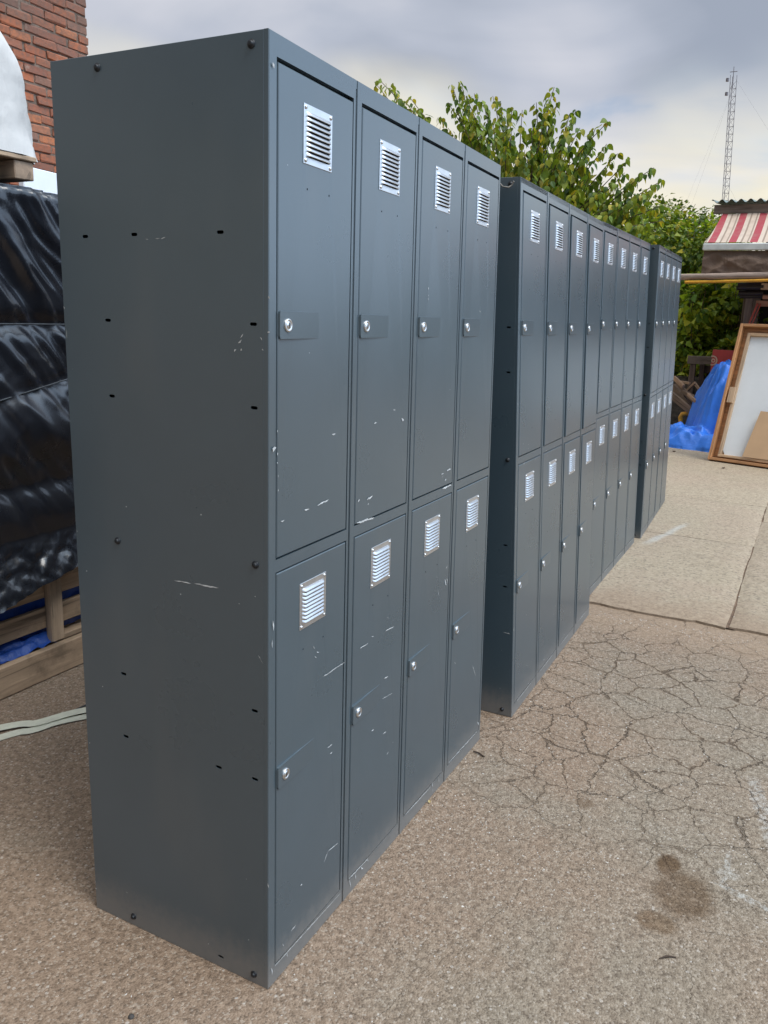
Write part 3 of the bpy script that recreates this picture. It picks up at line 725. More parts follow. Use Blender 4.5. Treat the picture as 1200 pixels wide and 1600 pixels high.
# the crate of rough boards under the plastic
crate = empty('wooden_crate', (.6, YS, 0), label='rough timber crate with gappy boards under the black plastic, blue sheet inside', cat='crate')
def cbox(name, a, b, mt, ch=.003, par=crate, rotx=0.0):
    mb = MB(); c = Vector(((a[0]+b[0])/2, (a[1]+b[1])/2, (a[2]+b[2])/2))
    mb.box(Vector(a)-c, Vector(b)-c, 0, None, ch)
    for i, v in enumerate(mb.v):
        v = Vector(v); w_ = v+c
        mb.v[i] = tuple(v+Vector((0, .002*nz(w_.x*9, w_.z*7, w_.y*5), .003*nz(w_.x*5, w_.z*9, 4))))
    return mb.build(name, mt, par, loc=c-Vector(par.location) if par else c, rot=(rotx, 0, 0))
x0, x1 = -1.05, 1.7
cbox('board', (x0, YS-.005, .002), (x1, YS+.025, .118), WOOD_PALLET)
cbox('board', (x0, YS+.05, .105), (x1, YS+.10, .128), WOOD_PALLET)
cbox('board', (x0, YS+.062, .172), (x1, YS+.082, .252), WOOD_PALLET)
cbox('board', (x0, YS+.062, .292), (x1, YS+.082, .362), WOOD_PALLET)
cbox('board', (x0, YS+.03, .366), (x1, YS+.075, .425), WOOD_PALLET)
for xp in (-.75, .03, .845, 1.55): cbox('post', (xp, YS+.028, .118), (xp+.058, YS+.061, .366), WOOD_PALLET_Z)
cbox('bearer', (x0, YS+1.05, .002), (x1, YS+1.12, .42), WOOD_PALLET)
for xp in (-1.0, .2, 1.6): cbox('bearer', (xp, YS+.10, .02), (xp+.07, YS+1.05, .10), WOOD_PALLET_Y)
for k in range(7): cbox('deck_board', (x0, YS+.11+k*.135, .372), (x1, YS+.22+k*.135, .392), WOOD_PALLET)
mb = MB()
def blu(u, v):
    x = -1.0+2.65*u; z = .135+.235*v
    return Vector((x, YS+.10+.016*fbm(x*9, z*14, 2)-.0*v, z))
mb.grid(blu, 220, 20)
def blu2(u, v):
    x = -.9+1.76*u; b = (.5+.5*sin(x*14+1)) if x < .3 else 1
    return Vector((x, YS+.098-.075*v, .150+.02*fbm(x*10, v*3)-.028*v*v+.012*nz(x*20, v*5)))
mb.grid(blu2, 160, 8)
mb.build('blue_sheet', BLUE_DARK, label='deep blue plastic sheet bulging between the boards of the left crate', cat='tarp')

# small pallet end on top with a white bulk bag
pal = empty('pallet', (.4, YS+.1, 1.765), label='worn timber pallet on top of the black plastic, white bulk bag on it', cat='pallet')
def pbox(name, a, b, mt=WOOD_PALLET_Y): return cbox(name, a, b, mt, .003, pal)
zb = 1.768
for yk in range(6): pbox('deck_board', (-.25, YS+.0+yk*.16, zb+.060), (.882, YS+.11+yk*.16, zb+.076), WOOD_PALLET)
for xb in (-.25, .28, .80): pbox('bearer', (xb, YS+.01, zb+.0), (xb+.075, YS+.90, zb+.059))
pbox('bottom_board', (-.25, YS+.30, zb+.001), (.79, YS+.40, zb+.012), WOOD_PALLET)

mb = MB()
def bag(u, v):
    a = 2*pi*u; n = 7.0
    ca, sa = cos(a), sin(a)
    r = 1/((abs(ca)**n+abs(sa)**n)**(1/n))
    hz = v*.50
    bulge = 1.0-.07*v+.04*(1-v)**5
    if v > .55: bulge *= sqrt(max(.0, 1-((v-.55)/.45)**2))*.62+.38
    bulge *= 1+.018*fbm(a*5, v*2.2, 3)+.022*(1-abs(nz(a*9+v*1.5, v*1.2, 7))*2)+.008*(1-abs(nz(a*22+v*3, v*4, 3))*2)
    z = zb+.077+hz+.02*fbm(a*2, v*3)*v
    if v >= .999: return Vector((.34, YS+.46, z+.0))
    return Vector((.40+.55*r*ca*bulge, YS+.46+.44*r*sa*bulge, z))
mb.grid(bag, 140, 44)
bago = mb.build('bulk_bag', WHITE_BAG, label='slumped white woven bulk bag on the pallet above the black plastic', cat='bag')
mb = MB()                                               # knotted string at its shoulder
mb.tube([(.70, YS+.05, 2.235), (.77, YS+.06, 2.205), (.82, YS+.10, 2.19), (.84, YS+.2, 2.18)], .006, 6)
mb.build('tie_string', RUST, bago)

# white sheet of panel behind the stack
mb = MB(); mb.box((-.45, -.02, -.17), (.45, .02, .17), 0, None, .004)
WHITEP = mat_simple('white_panel', (.74, .76, .80), .45, 0, .05, 5)
p = at(74, 279, y=2.9)
mb.build('white_panel', WHITEP, loc=(p.x+.28, 2.9, p.z-.145), rot=(0, .03, 0), label='clean white panel edge between the brick pillar and the black plastic', cat='panel')
mb = MB(); mb.box((-.5, -.35, 0), (.5, .35, p.z-.315), 0, None, .01)
mb.build('stored_carton', mat_simple('carton', (.32, .23, .15), .8, 0, .1, 3), loc=(p.x+.28, 2.95, 0), label='tall brown carton behind the stack carrying the white panel', cat='carton')

# brick pillar / wall, each brick its own object
YW = 5.0; XR = 4.385
wall = empty('brick_wall', (XR-1.6, YW, 0), label='tall weathered red brick wall end rising behind the left stack', cat='wall')
def mat_brick():
    mt = bpy.data.materials.new('old_brick'); g = G(nt(mt))
    tc = g.n('ShaderNodeTexCoord').outputs['Object']; oi = g.n('ShaderNodeObjectInfo').outputs['Random']
    P = g.n('ShaderNodeNewGeometry').outputs['Position']
    base = g.ramp(oi, [(0, (.28, .092, .048)), (.3, (.39, .122, .053)), (.5, (.24, .095, .060)), (.8, (.45, .155, .065)), (1, (.20, .11, .082))])
    n = g.noise(P, 26, 5, .7); big = g.noise(P, 1.6, 4, .6)
    col = g.mix(g.math('MULTIPLY', g.sstep(n, .40, .66), .65), base, (.15, .09, .065))
    pale_ = g.math('MULTIPLY', g.sstep(g.noise(P, 5, 5, .7), .60, .72), .5)
    col = g.mix(pale_, col, (.36, .27, .21))
    z = g.n('ShaderNodeSeparateXYZ', {0: P}).outputs[2]
    soot = g.math('MULTIPLY', g.sstep(g.math('ADD', z, g.math('MULTIPLY', big, 1.4)), 3.95, 4.5), .5)
    col = g.mix(soot, col, (.10, .07, .055))
    b = g.n('ShaderNodeBsdfPrincipled', {'Base Color': col, 'Roughness': .9, 'Normal': g.bump(n, .8, .006)})
    g.n('ShaderNodeOutputMaterial', {0: b.outputs[0]}); return mt
BRICK = mat_brick()
MORTAR = mat_simple('mortar', (.17, .12, .09), .95, 0, .3, 20, .8, 60, .006)
bricks = []
for k in range(8):
    bm = bmesh.new(); bmesh.ops.create_cube(bm, size=1)
    for v in bm.verts: v.co = Vector((v.co.x*.219*random.uniform(.96, 1.02), v.co.y*.06, v.co.z*.0635*random.uniform(.93, 1.04)))
    bmesh.ops.bevel(bm, geom=bm.edges[:], offset=.008, segments=1, affect='EDGES')
    for v in bm.verts: v.co += Vector((random.uniform(-.006, .006), random.uniform(-.004, .004), random.uniform(-.005, .005)))
    me = bpy.data.meshes.new('brick'); bm.to_mesh(me); bm.free(); me.materials.append(BRICK); bricks.append(me)
mb = MB(); mb.box((XR-3.2, YW-.020, 0), (XR-.012, YW+.5, 4.4)); mb.build('wall_core', MORTAR, wall, loc=-wall.location)
CH = .0715; cnt = 0; extra = MB()
for r in range(62):
    z = .03+r*CH
    if z > 4.36: break
    off = (r % 2)*.115+random.uniform(-.03, .03); x = XR-.110-(off if r % 2 else 0)
    if r % 2:                                           # half brick at the end
        inst('brick', bricks[r % 8], wall, Vector((XR-.055+random.uniform(-.01, .008), YW, z))-wall.location, (0, random.uniform(-.01, .01), 0), (.48, 1, 1)) if z > 2.3 else None
        x = XR-.11-.118
    while x > XR-3.2:
        vis = z > 2.35 and x > XR-1.25
        loc_ = Vector((x+random.uniform(-.006, .006), YW+random.uniform(-.010, .006), z+random.uniform(-.004, .004)))-wall.location
        me = random.choice(bricks); rt = (random.uniform(-.01, .01), random.uniform(-.014, .014), random.uniform(-.02, .02)); scx = random.choice([1, 1, 1, .95, .9])
        if vis: inst('brick', me, wall, loc_, rt, (scx, 1, 1)); cnt += 1
        else:
            extra.add([loc_+Vector((v.co.x, v.co.y, v.co.z)) for v in me.vertices], [tuple(p_.vertices) for p_ in me.polygons])
        x -= .228*scx+random.uniform(-.004, .008)
extra.build('brickwork', BRICK, wall, kind='stuff')

# straps and bits on the ground
STRAP = mat_simple('cream_strap', (.60, .59, .47), .6, 0, .08, 30, .3, 500, .0006)
def strap(pts, w, label, z=.004):
    mb = MB(); P = [Vector(p) for p in pts]; vs = []; n = 40
    def cr(t):
        k = min(int(t), len(P)-2); u = t-k
        p0, p1, p2, p3 = P[max(k-1, 0)], P[k], P[k+1], P[min(k+2, len(P)-1)]
        return .5*((2*p1)+(p2-p0)*u+(2*p0-5*p1+4*p2-p3)*u*u+(3*p1-p0-3*p2+p3)*u**3)
    for i in range(n+1):
        t = i/n*(len(P)-1)*.9999; p = cr(t); d = (cr(min(t+.02, len(P)-1.0001))-cr(max(t-.02, 0))).normalized(); sd_ = Vector((-d.y, d.x, 0))
        for s_, zz in ((-1, 0), (1, 0), (1, .0015), (-1, .0015)):
            vs.append(p+sd_*w/2*s_+Vector((0, 0, z+zz+.003*(1+nz(i*.13, P[0].x*9))+.0025*s_*nz(i*.11, 7))))
    fs = [(i*4+j, i*4+(j+1) % 4, (i+1)*4+(j+1) % 4, (i+1)*4+j) for i in range(n) for j in range(4)]
    mb.add(vs, fs); return mb.build('packing_strap', STRAP, label=label, cat='strap', group='cream straps lying on the asphalt')
def gp(px, py): v = at(px, py, z=0); return (v.x, v.y, 0)
e1, e2 = gp(0, 1141), gp(133, 1114); f1, f2 = gp(0, 1154), gp(80, 1134)
strap([(e1[0]-.5, e1[1]+.25, 0), e1, gp(60, 1133), e2, (e2[0]+.25, e2[1]-.2, 0), (e2[0]+.4, e2[1]-.05, 0)], .040, 'upper of the two cream straps on the asphalt beside the crate', .006)
strap([(f1[0]-.4, f1[1]+.10, 0), f1, gp(50, 1143), gp(110, 1126), (e2[0]+.16, e2[1]-.16, 0)], .038, 'lower of the two cream straps on the asphalt beside the crate', .001)
mb = MB(); mb.tube([gp(95, 1119)[:2]+(.004,), gp(115, 1112)[:2]+(.004,), gp(135, 1103)[:2]+(.004,), (.80, 1.22, .004)], .003, 6)
mb.build('cord', ROPE, label='short dark cord on the asphalt just behind the cream straps', cat='cord')
TWIG = mat_simple('twig', (.07, .045, .03), .9, 0, .3, 60)
def twig(a, b, label, r=.0022):
    a, b = gp(*a), gp(*b); mb = MB(); m_ = tuple((a[i]+b[i])/2 for i in range(2))
    mb.tube([(a[0], a[1], r), (m_[0]+.003, m_[1]+.002, r*1.8), (b[0], b[1], r)], [r*.6, r, r*.7], 6)
    mb.build('twig', TWIG, label=label, cat='twig')
twig((1030, 1499), (1056, 1497), 'thin dark twig on the asphalt below the oil stain')
twig((740, 1175), (757, 1184), 'short brown stick lying by the foot of the nearest lockers', .003)
DRY = mat_simple('dry_leaf', (.50, .38, .17), .7, 0, .2, 60)
def ground_leaf(p, s_, label, mt=DRY, ang=0.3):
    mb = MB(); pts = [(-1, 0, .25), (-.4, .45, .5), (.3, .4, .35), (1, 0, .1), (.3, -.4, .45), (-.4, -.45, .3)]
    vs = [(0, 0, .1*s_)]+[(s_*(a*cos(ang)-b*sin(ang)), s_*(a*sin(ang)+b*cos(ang)), s_*c) for a, b, c in pts]
    mb.add(vs, [(0, i, i % 6+1) for i in range(1, 7)])
    mb.build('dead_leaf', mt, loc=p, label=label, cat='leaf')
ground_leaf(Vector(gp(669, 1253))+Vector((0, -.004, .001)), .009, 'tiny yellow dead leaf against the foot of the nearest lockers')
BROWN = mat_simple('brown_leaf', (.16, .10, .06), .8, 0, .2, 60)
q = at(1130, 732, z=slab_z(7)); ground_leaf(q, .035, 'brown dead leaf on the concrete before the leaning board', BROWN)
q = at(1053, 706, z=slab_z(8)); ground_leaf(q, .03, 'brown dead leaf on the concrete near the crumpled blue tarp', BROWN, 1.0)
mb = MB(); mb.lathe([(.006, 0), (.0065, .002), (.004, .005), (.0005, .006)], (0, 0, 0), 1, 7)
mb.build('pebble', mat_simple('dark_stone', (.05, .045, .04), .8), loc=Vector(gp(205, 1590))+Vector((0, 0, .001)), rot=(-pi/2, 0, 0), label='small dark stone on the asphalt at the lower left', cat='stone')

# ------------------------------------------------------------------ right side: leaning framed board
B0 = at(1108, 719, z=slab_z(8)); TL = at(1155, 508, x=B0.x+.42)
hd = Vector((-.262, -.965, 0)).normalized()            # along the foot of the board
up = (TL-B0); Hb = up.length; up.normalize()
up = (up-hd*up.dot(hd)).normalized(); nb = hd.cross(up); nb.normalize()
if nb.x > 0: nb = -nb                                 # toward the viewer
MBd = Matrix((hd, -nb, up)).transposed().to_4x4()
board = bpy.data.objects.new('framed_board', None); MBd.translation = B0; board.matrix_world = MBd; link(board)
tag(board, 'large white board in a varnished timber frame leaning at the right', 'board')
Wb = 2.0
def bd(name, a, b, mt, ch=.003):
    mb = MB(); mb.box(a, b, 0, None, ch); return mb.build(name, mt, board)
# outer frame deep rails, inner lighter rails, panel
bd('frame_rail', (0, -.055, 0), (.028, .05, Hb), WOOD_FRAME); bd('frame_rail', (Wb-.028, -.055, 0), (Wb, .05, Hb), WOOD_FRAME)
mt_h = wood('varnished_rail_long', (.44, .22, .095), .5, 0, .2)
bd('frame_rail', (.0285, -.055, 0), (Wb-.0285, .05, .028), mt_h); bd('frame_rail', (.0285, -.055, Hb-.028), (Wb-.0285, .05, Hb), mt_h)
bd('back_lining', (.0285, .020, .0285), (Wb-.0285, .028, Hb-.0285), mt_h)
WR2 = wood('raw_pine_long', (.62, .42, .25), .7, 0, .15)
bd('inner_rail', (.082, -.030, .075), (.112, .019, Hb-.085), WOOD_RAW); bd('inner_rail', (.112, -.030, Hb-.115), (Wb-.03, .019, Hb-.085), WR2)
bd('inner_rail', (.082, -.032, .045), (Wb-.03, .019, .073), WR2)
bd('wood_block', (.045, -.045, .60), (.105, -.031, .76), WOOD_RAW)
BW = mat_simple('white_board', (.74, .775, .79), .35, 0, .04, 3)
mb = MB(); o_ = [(.1125, .12), (.135, .078), (.20, .074), (Wb-.031, .074), (Wb-.031, Hb-.1155), (.1125, Hb-.1155)]
mb.add([(x, .002, z) for x, z in o_]+[(x, .018, z) for x, z in o_], [tuple(range(6))]+[(i, 6+i, 6+(i+1) % 6, (i+1) % 6) for i in range(6)])
mb.build('white_panel', BW, board)
bd('tape', (.335, -.056, Hb-.031), (.372, -.0552, Hb+.001), mat_simple('black_tape', (.02, .03, .05), .5))
bd('tape', (.338, -.0312, Hb-.115), (.365, -.0305, Hb-.07), mat_simple('dark_tape', (.05, .07, .08), .5))
CARD = mat_simple('cardboard', (.56, .37, .215), .75, 0, .06, 4)
card = MB(); card.add([(0, 0, 0), (1.2, 0, 0), (1.2, 0, .45), (.07, 0, .47), (0, .008, 0), (1.2, .008, 0), (1.2, .008, .45), (.07, .008, .47)], [(0,1,2,3), (7,6,5,4), (0,3,7,4), (3,2,6,7), (1,0,4,5), (2,1,5,6)])
co = card.build('cardboard_sheet', CARD, label='tan cardboard sheet leaning against the white board near its foot', cat='cardboard')
Mc = MBd.copy(); Mc.translation = B0+hd*.325+up*.074-(-nb)*.045; co.matrix_world = Mc
# prop that holds it from behind
mb = MB(); mb.bar(B0+hd*.9+up*Hb*.9-nb*.06, B0+hd*.9+Vector((1.0, .0, 0))+Vector((0, 0, .02)), .05, .05, 0)
mb.build('prop', WOOD_GREY, label='timber prop behind the leaning white board', cat='prop')

# ------------------------------------------------------------------ blue tarp heap
ZB = slab_z(8)
def smin(a, b, k=.08): return max(a, b)+k*exp(-abs(a-b)/k)*.5
def heap(u, v):
    x = 8.15+1.9*u; y = -.75+1.65*v
    dx, dy = (x-9.2)/.75, (y+.18)/.64
    a = atan2(dy, dx); r = sqrt(dx*dx+dy*dy)*(1+.07*nz(a*3.1, 4)+.05*sin(a*7+1.0))
    fold = .15*(1-abs(nz(a*4.2+r, r*1.6, 2))*2.4)+.075*(1-abs(nz(a*8, r*3.5, 6))*2)+.03*(1-abs(nz(x*7, y*7, 3))*2.5)
    h1 = .86*(1-min(1, r)**3.2)+fold*min(1, r*1.6)*(1 if r < 1 else 0)
    ex, ey = (x-8.75)/.46, (y-.28)/.52
    r2 = sqrt(ex*ex+ey*ey)
    rid = (1-abs(nz(x*4.2+1, y*4.2, 1.7))*2.4)
    h2 = (.125+.085*rid+.06*(1-abs(nz(x*9, y*9, 4))*2))*max(0, 1-r2**3)
    fx, fy = (x-8.55)/.33, (y+.18)/.65
    h3 = (.15+.08*rid)*max(0, 1-(fx*fx+fy*fy)**1.5)
    h = max(h1, h2, h3, 0)
    return Vector((x-.02*rid*(h > .02), y+.02*nz(x*5, y*5, 9)*(h > .02), ZB+.004+h)) if h > .004 else Vector((x, y, ZB-.012))
mb = MB(); mb.grid(heap, 150, 150)
mb.build('blue_tarp', BLUE_TARP, label='crumpled bright blue tarp heaped over something behind the leaning board', cat='tarp')

# red sign with a pale round emblem, behind the tarp
RED = mat_simple('red_board', (.50, .055, .05), .5, 0, .1, 6); CREAM = mat_simple('emblem_cream', (.62, .42, .30), .6)
sgn = empty('red_sign', (0, 0, 0), label='red board with a round pale emblem on its edge behind the blue tarp', cat='sign')
P1 = at(1114, 546, x=9.9); P2 = at(1141, 545, x=9.85); P3 = at(1112, 592, x=9.9)
mb = MB(); hgt = P1.z-.75; wdt = .62
rd = (P2-P1); rd.z = 0; rd.normalize()
mb.box((0, 0, 0), (wdt, .02, hgt), 0, None, .002); sgo = mb.build('panel', RED, sgn)
em = MB(); R_ = .055
def ringf(r0, r1, a0, a1, cx, cz, n=24):
    vs = []; 
    for i in range(n+1):
        a = a0+(a1-a0)*i/n; vs += [(cx+r0*cos(a), -.003, cz+r0*sin(a)), (cx+r1*cos(a), -.003, cz+r1*sin(a))]
    em.add(vs, [(2*i, 2*i+1, 2*i+3, 2*i+2) for i in range(n)])
ringf(.045, .062, -pi*.62, pi*.62, .012, hgt-.135); ringf(.012, .026, 0, 2*pi, .022, hgt-.135)
em.build('emblem', CREAM, sgn)
sgn.matrix_world = Matrix.Translation(Vector((P1.x, P1.y, .75))) @ Matrix.Rotation(atan2(rd.y, rd.x), 4, 'Z')
mb = MB()
for xx in (.1, .5): mb.box((xx, .021, -.75+ZB), (xx+.05, .06, hgt-.1))
mb.build('support_post', WOOD_GREY, sgn)

# dark timber trestle
tr = empty('timber_trestle', (10.2, .55, ZB), label='old dark timber trestle frame standing before the bushes', cat='trestle')
def tb(name, p, q, w, h, mt=WOOD_GREY):
    mb = MB(); mb.bar(Vector(p)-tr.location, Vector(q)-tr.location, w, h, 0, ch=.004); return mb.build(name, mt, tr)
XT = 10.2
a = at(1078, 556, x=XT); b = at(1114, 551, x=XT)
tb('top_rail', (XT, a.y+.02, a.z-.05), (XT, -.35, a.z-.03), .07, .10, WOOD_GREYY)
c = at(1080, 600, x=XT)
tb('leg', (XT+.02, c.y+.005, ZB), (XT+.02, c.y+.005, a.z-.101), .07, .07); tb('leg', (XT+.1, c.y-.10, ZB), (XT+.1, c.y-.10, a.z-.101), .06, .06)
tb('leg', (XT+.02, -.30, ZB), (XT+.02, -.30, a.z-.09), .07, .07)
e = at(1090, 568, x=XT); tb('cross_rail', (XT+.14, e.y+.0, e.z-.015), (XT+.14, -.3, e.z-.0), .05, .03, wood('mossy_rail', (.24, .27, .09), .85, 1, .4))
e = at(1092, 577, x=XT); tb('cross_rail', (XT+.16, e.y, e.z), (XT+.16, -.3, e.z), .03, .11)

# scrap timber pile
def plank(p, q, w, h, label, mt=WOOD_SCRAP):
    p, q = Vector(p), Vector(q); mb = MB(); L = (q-p).length
    mb.box((-L/2, -w/2, -h/2), (L/2, w/2, h/2), 0, None, .003)
    o = mb.build('plank', mt, label=label, cat='plank', group='scrap planks thrown behind the lockers')
    o.location = (p+q)/2; o.rotation_mode = 'QUATERNION'; o.rotation_quaternion = (q-p).to_track_quat('X', 'Z')
PX = 9.7
PL = wood('split_pine', (.42, .27, .17), .8, 0, .4)
for i, (a, b, xx, w, h, mt, lab) in enumerate([
    ((1053, 590), (1068, 604), 9.6, .03, .05, PL, 'pale split plank at the top left of the scrap pile'),
    ((1050, 604), (1088, 652), 9.5, .05, .10, WOOD_SCRAP, 'wide dark plank slanting across the scrap pile'),
    ((1056, 600), (1090, 630), 9.7, .04, .06, WOOD_SCRAP, 'dark plank second from the top of the scrap pile'),
    ((1060, 596), (1078, 599), 9.8, .03, .03, PL, 'short level pale plank beside the trestle leg'),
    ((1074, 610), (1086, 598), 9.6, .02, .035, PL, 'thin pale stick tilted up beside the trestle leg'),
    ((1085, 598), (1094, 610), 9.65, .02, .035, PL, 'thin pale stick tilted down toward the blue tarp'),
    ((1066, 612), (1092, 625), 9.45, .04, .05, WOOD_SCRAP, 'short brown plank in the middle of the scrap pile'),
    ((1048, 616), (1082, 644), 9.35, .04, .08, WOOD_SCRAP, 'brown plank low in the scrap pile'),
    ((1075, 616), (1088, 628), 9.3, .03, .035, PL, 'pale offcut lying on the dark scrap planks')]):
    plank(at(a[0], a[1], x=xx), at(b[0], b[1], x=xx-.15), w, h, lab, mt)
# dark earth bank under the scrap
EARTH = mat_simple('dark_earth', (.045, .035, .025), .95, 0, .4, 12, .8, 30, .02)
mb = MB()
mb.grid(lambda u, v: Vector((9.5+6.5*u, -3.5+9*v, ZB-.03+max(0, (.62+.12*fbm(u*9, v*12, 1))*min(1, u*7)*min(1, 14*v)))), 60, 60)
mb.build('earth_bank', EARTH, kind='structure')

# yellow bent pipe
YEL = mat_simple('yellow_paint', (.62, .30, .02), .45, 0, .12, 20)
mb = MB(); a = at(1064, 700, x=9.25); b = at(1064, 645, x=9.25); c = at(1082, 643, x=9.25)
mb.tube([(9.25, a.y, ZB), (9.25, b.y, b.z-.05), (9.25, b.y-.015, b.z-.015), (9.25, b.y-.06, b.z), (9.25, c.y-.5, b.z), (9.25, c.y-.55, b.z-.02), (9.25, c.y-.56, b.z-.06), (9.25, c.y-.56, ZB)], .027, 10)
mb.build('yellow_rail', YEL, label='bent yellow painted pipe rail beside the blue tarp', cat='rail')

# ------------------------------------------------------------------ kiosk with striped awning
KX = 9.9
kio = empty('kiosk', (KX, -.6, 0), label='shack with corrugated roof, red striped awning and brown canvas at the right edge', cat='kiosk')
r0 = at(1117, 319, x=KX); YL, YR = r0.y, -3.0; ZT = r0.z
ROOFM = mat_simple('corrugated_sheet', (.17, .21, .19), .55, 0, .3, 9)
mb = MB()
def roof(u, v):
    y = YL+.03+(YR-YL)*u; x = KX-.10+2.6*v
    return (x, y, ZT+.020+.020*sin(2*pi*(y)/.105)+.25*v)
mb.grid(roof, 240, 2); mb.grid(lambda u, v: Vector(roof(1-u, v))-Vector((0, 0, .006)), 240, 2)
mb.build('roof', ROOFM, kio, loc=-kio.location)
def kb(name, a, b, mt, ch=.004):
    mb = MB(); mb.box(Vector(a)-kio.location, Vector(b)-kio.location, 0, None, ch); return mb.build(name, mt, kio)
kb('fascia', (KX-.03, YR, ZT-.115), (KX, YL, ZT-.012), WOOD_GREYY)
AX = 8.95
a0 = at(1128, 345, x=KX-.04); a1 = at(1100, 379, x=AX)
STR = bpy.data.materials.new('striped_canvas'); g = G(nt(STR))
tcy = g.n('ShaderNodeSeparateXYZ', {0: g.n('ShaderNodeTexCoord').outputs['Object']}).outputs[1]
ph = g.math('FRACT', g.math('DIVIDE', g.math('ADD', tcy, 10.0), .215))
colr = g.ramp(ph, [(0, (.34, .045, .058)), (.36, (.34, .045, .058)), (.361, (.52, .42, .33)), (.43, (.52, .42, .33)), (.431, (.27, .20, .15)), (.50, (.27, .20, .15)),
    (.501, (.52, .41, .32)), (.72, (.54, .43, .34)), (.721, (.27, .20, .15)), (.80, (.27, .20, .15)), (.801, (.54, .44, .35)), (.999, (.54, .44, .35))], 'CONSTANT')
nn = g.noise(g.n('ShaderNodeTexCoord').outputs['Object'], 7, 5, .6)
colr = g.mix(g.math('MULTIPLY', g.sstep(nn, .45, .7), .3), colr, (.28, .19, .15))
b = g.n('ShaderNodeBsdfPrincipled', {'Base Color': colr, 'Roughness': .85, 'Normal': g.bump(nn, .4, .01)}); g.n('ShaderNodeOutputMaterial', {0: b.outputs[0]})
mb = MB()
def awn(u, v):
    y = YL-.02+(YR-YL)*u
    yl = a0.y+(a1.y-a0.y)*v; y = yl+(YR-yl)*u
    return Vector((KX-.04+(AX-KX+.04)*v, y, (ZT-.118)*(1-v)+a1.z*v-.03*sin(pi*v)+.006*nz(y*5, v*3)))-kio.location
mb.grid(awn, 120, 10); mb.build('awning', STR, kio)
WPAINT = mat_simple('grimy_white_bar', (.58, .59, .57), .5, 0, .12, 8)
kb('awning_bar', (AX-.03, YR, a1.z-.085), (AX+.01, a1.y+.005, a1.z-.012), WPAINT, .008)
BRC = mat_plastic('brown_canvas', (.155, .105, .078), .75, 5, .8, .03, spec=.2)
mb = MB(); s0 = at(1100, 392, x=AX+.02); s1 = at(1101, 430, x=AX+.02)
def skirt(u, v):
    y = s0.y+(YR-s0.y)*u; z = s0.z+(s1.z-.02-s0.z)*v
    f = .038*(1-abs(nz(y*3+z*3.5, z*2, 3))*2.2)+.030*(1-abs(nz(y*3-z*4, z*2, 8))*2.2)+.014*fbm(y*8, z*5)
    return Vector((AX+.02-f*min(1, v*3), y, z))-kio.location
mb.grid(skirt, 220, 26); mb.build('canvas_skirt', BRC, kio)
mb = MB(); mb.grid(lambda u, v: Vector((AX+.03+1.2*u, s0.y, s0.z-.03+(s1.z-s0.z)*v))-kio.location, 10, 4)
mb.build('canvas_side', BRC, kio)
# post, beams, dark inside
q = at(1170, 480, x=KX)
kb('post', (KX, q.y-.03, ZB), (KX+.07, q.y+.045, s1.z+.05), wood('grey_post', (.24, .19, .165), .85, 2, .3))
q2 = at(1163, 490, x=KX+.1); kb('post', (KX+.1, q2.y-.02, ZB), (KX+.16, q2.y+.03, s1.z+.05), WOOD_GREY)
REDW = mat_simple('red_painted_wood', (.42, .07, .05), .6, 0, .15, 20)
mb = MB(); a = at(1184, 474, x=KX-.03); b = at(1168, 512, x=KX-.03)
mb.bar(a-kio.location, b-kio.location, .03, .022, 0, ch=.002); mb.bar(a-kio.location+Vector((0, -.035, 0)), b-kio.location+Vector((0, -.035, 0)), .02, .012, 0); mb.build('brace', REDW, kio)
PINK = wood('terracotta_beam', (.47, .24, .16), .7, 1, .2)
a = at(1181, 474, x=KX); kb('beam', (KX-.01, YR, a.z-.035), (KX+.05, a.y, a.z+.035), PINK)
a = at(1189, 450, x=KX-.1); kb('beam', (KX-.12, YR, a.z-.02), (KX-.04, a.y, a.z+.055), WOOD_RAW)
a = at(1192, 462, x=KX-.1); kb('beam', (KX-.12, YR, a.z-.04), (KX-.04, a.y, a.z+.01), PINK)
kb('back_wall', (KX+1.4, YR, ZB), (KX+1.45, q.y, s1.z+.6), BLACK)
kb('side_wall', (KX+.17, q.y-.03, ZB), (KX+1.39, q.y-.0, s1.z+.2), WOOD_GREY)
kb('post', (KX, YR, ZB), (KX+.08, YR+.08, ZT), WOOD_GREY); kb('post', (KX+2.3, YR, ZB), (KX+2.38, YR+.08, ZT+.2), WOOD_GREY)
kb('ceiling_board', (KX+.05, YR, s1.z+.16), (KX+1.4, q.y, s1.z+.18), WOOD_GREY)
# rolled dark blind under the beam
mb = MB(); a = at(1152, 452, x=KX-.08); b = at(1190, 452, x=KX-.08)
for k, (dz, r) in enumerate(((.03, .045), (-.045, .03), (-.08, .025))):
    mb.tube([(KX-.08+k*.01, a.y-.02*k, a.z+dz), (KX-.08+k*.01, b.y-.02, b.z+dz)], r, 10)
mb.build('rolled_blind', mat_simple('black_plastic_roll', (.03, .022, .02), .4), label='dark rolled blind under the end of the yellow pipe', cat='blind')
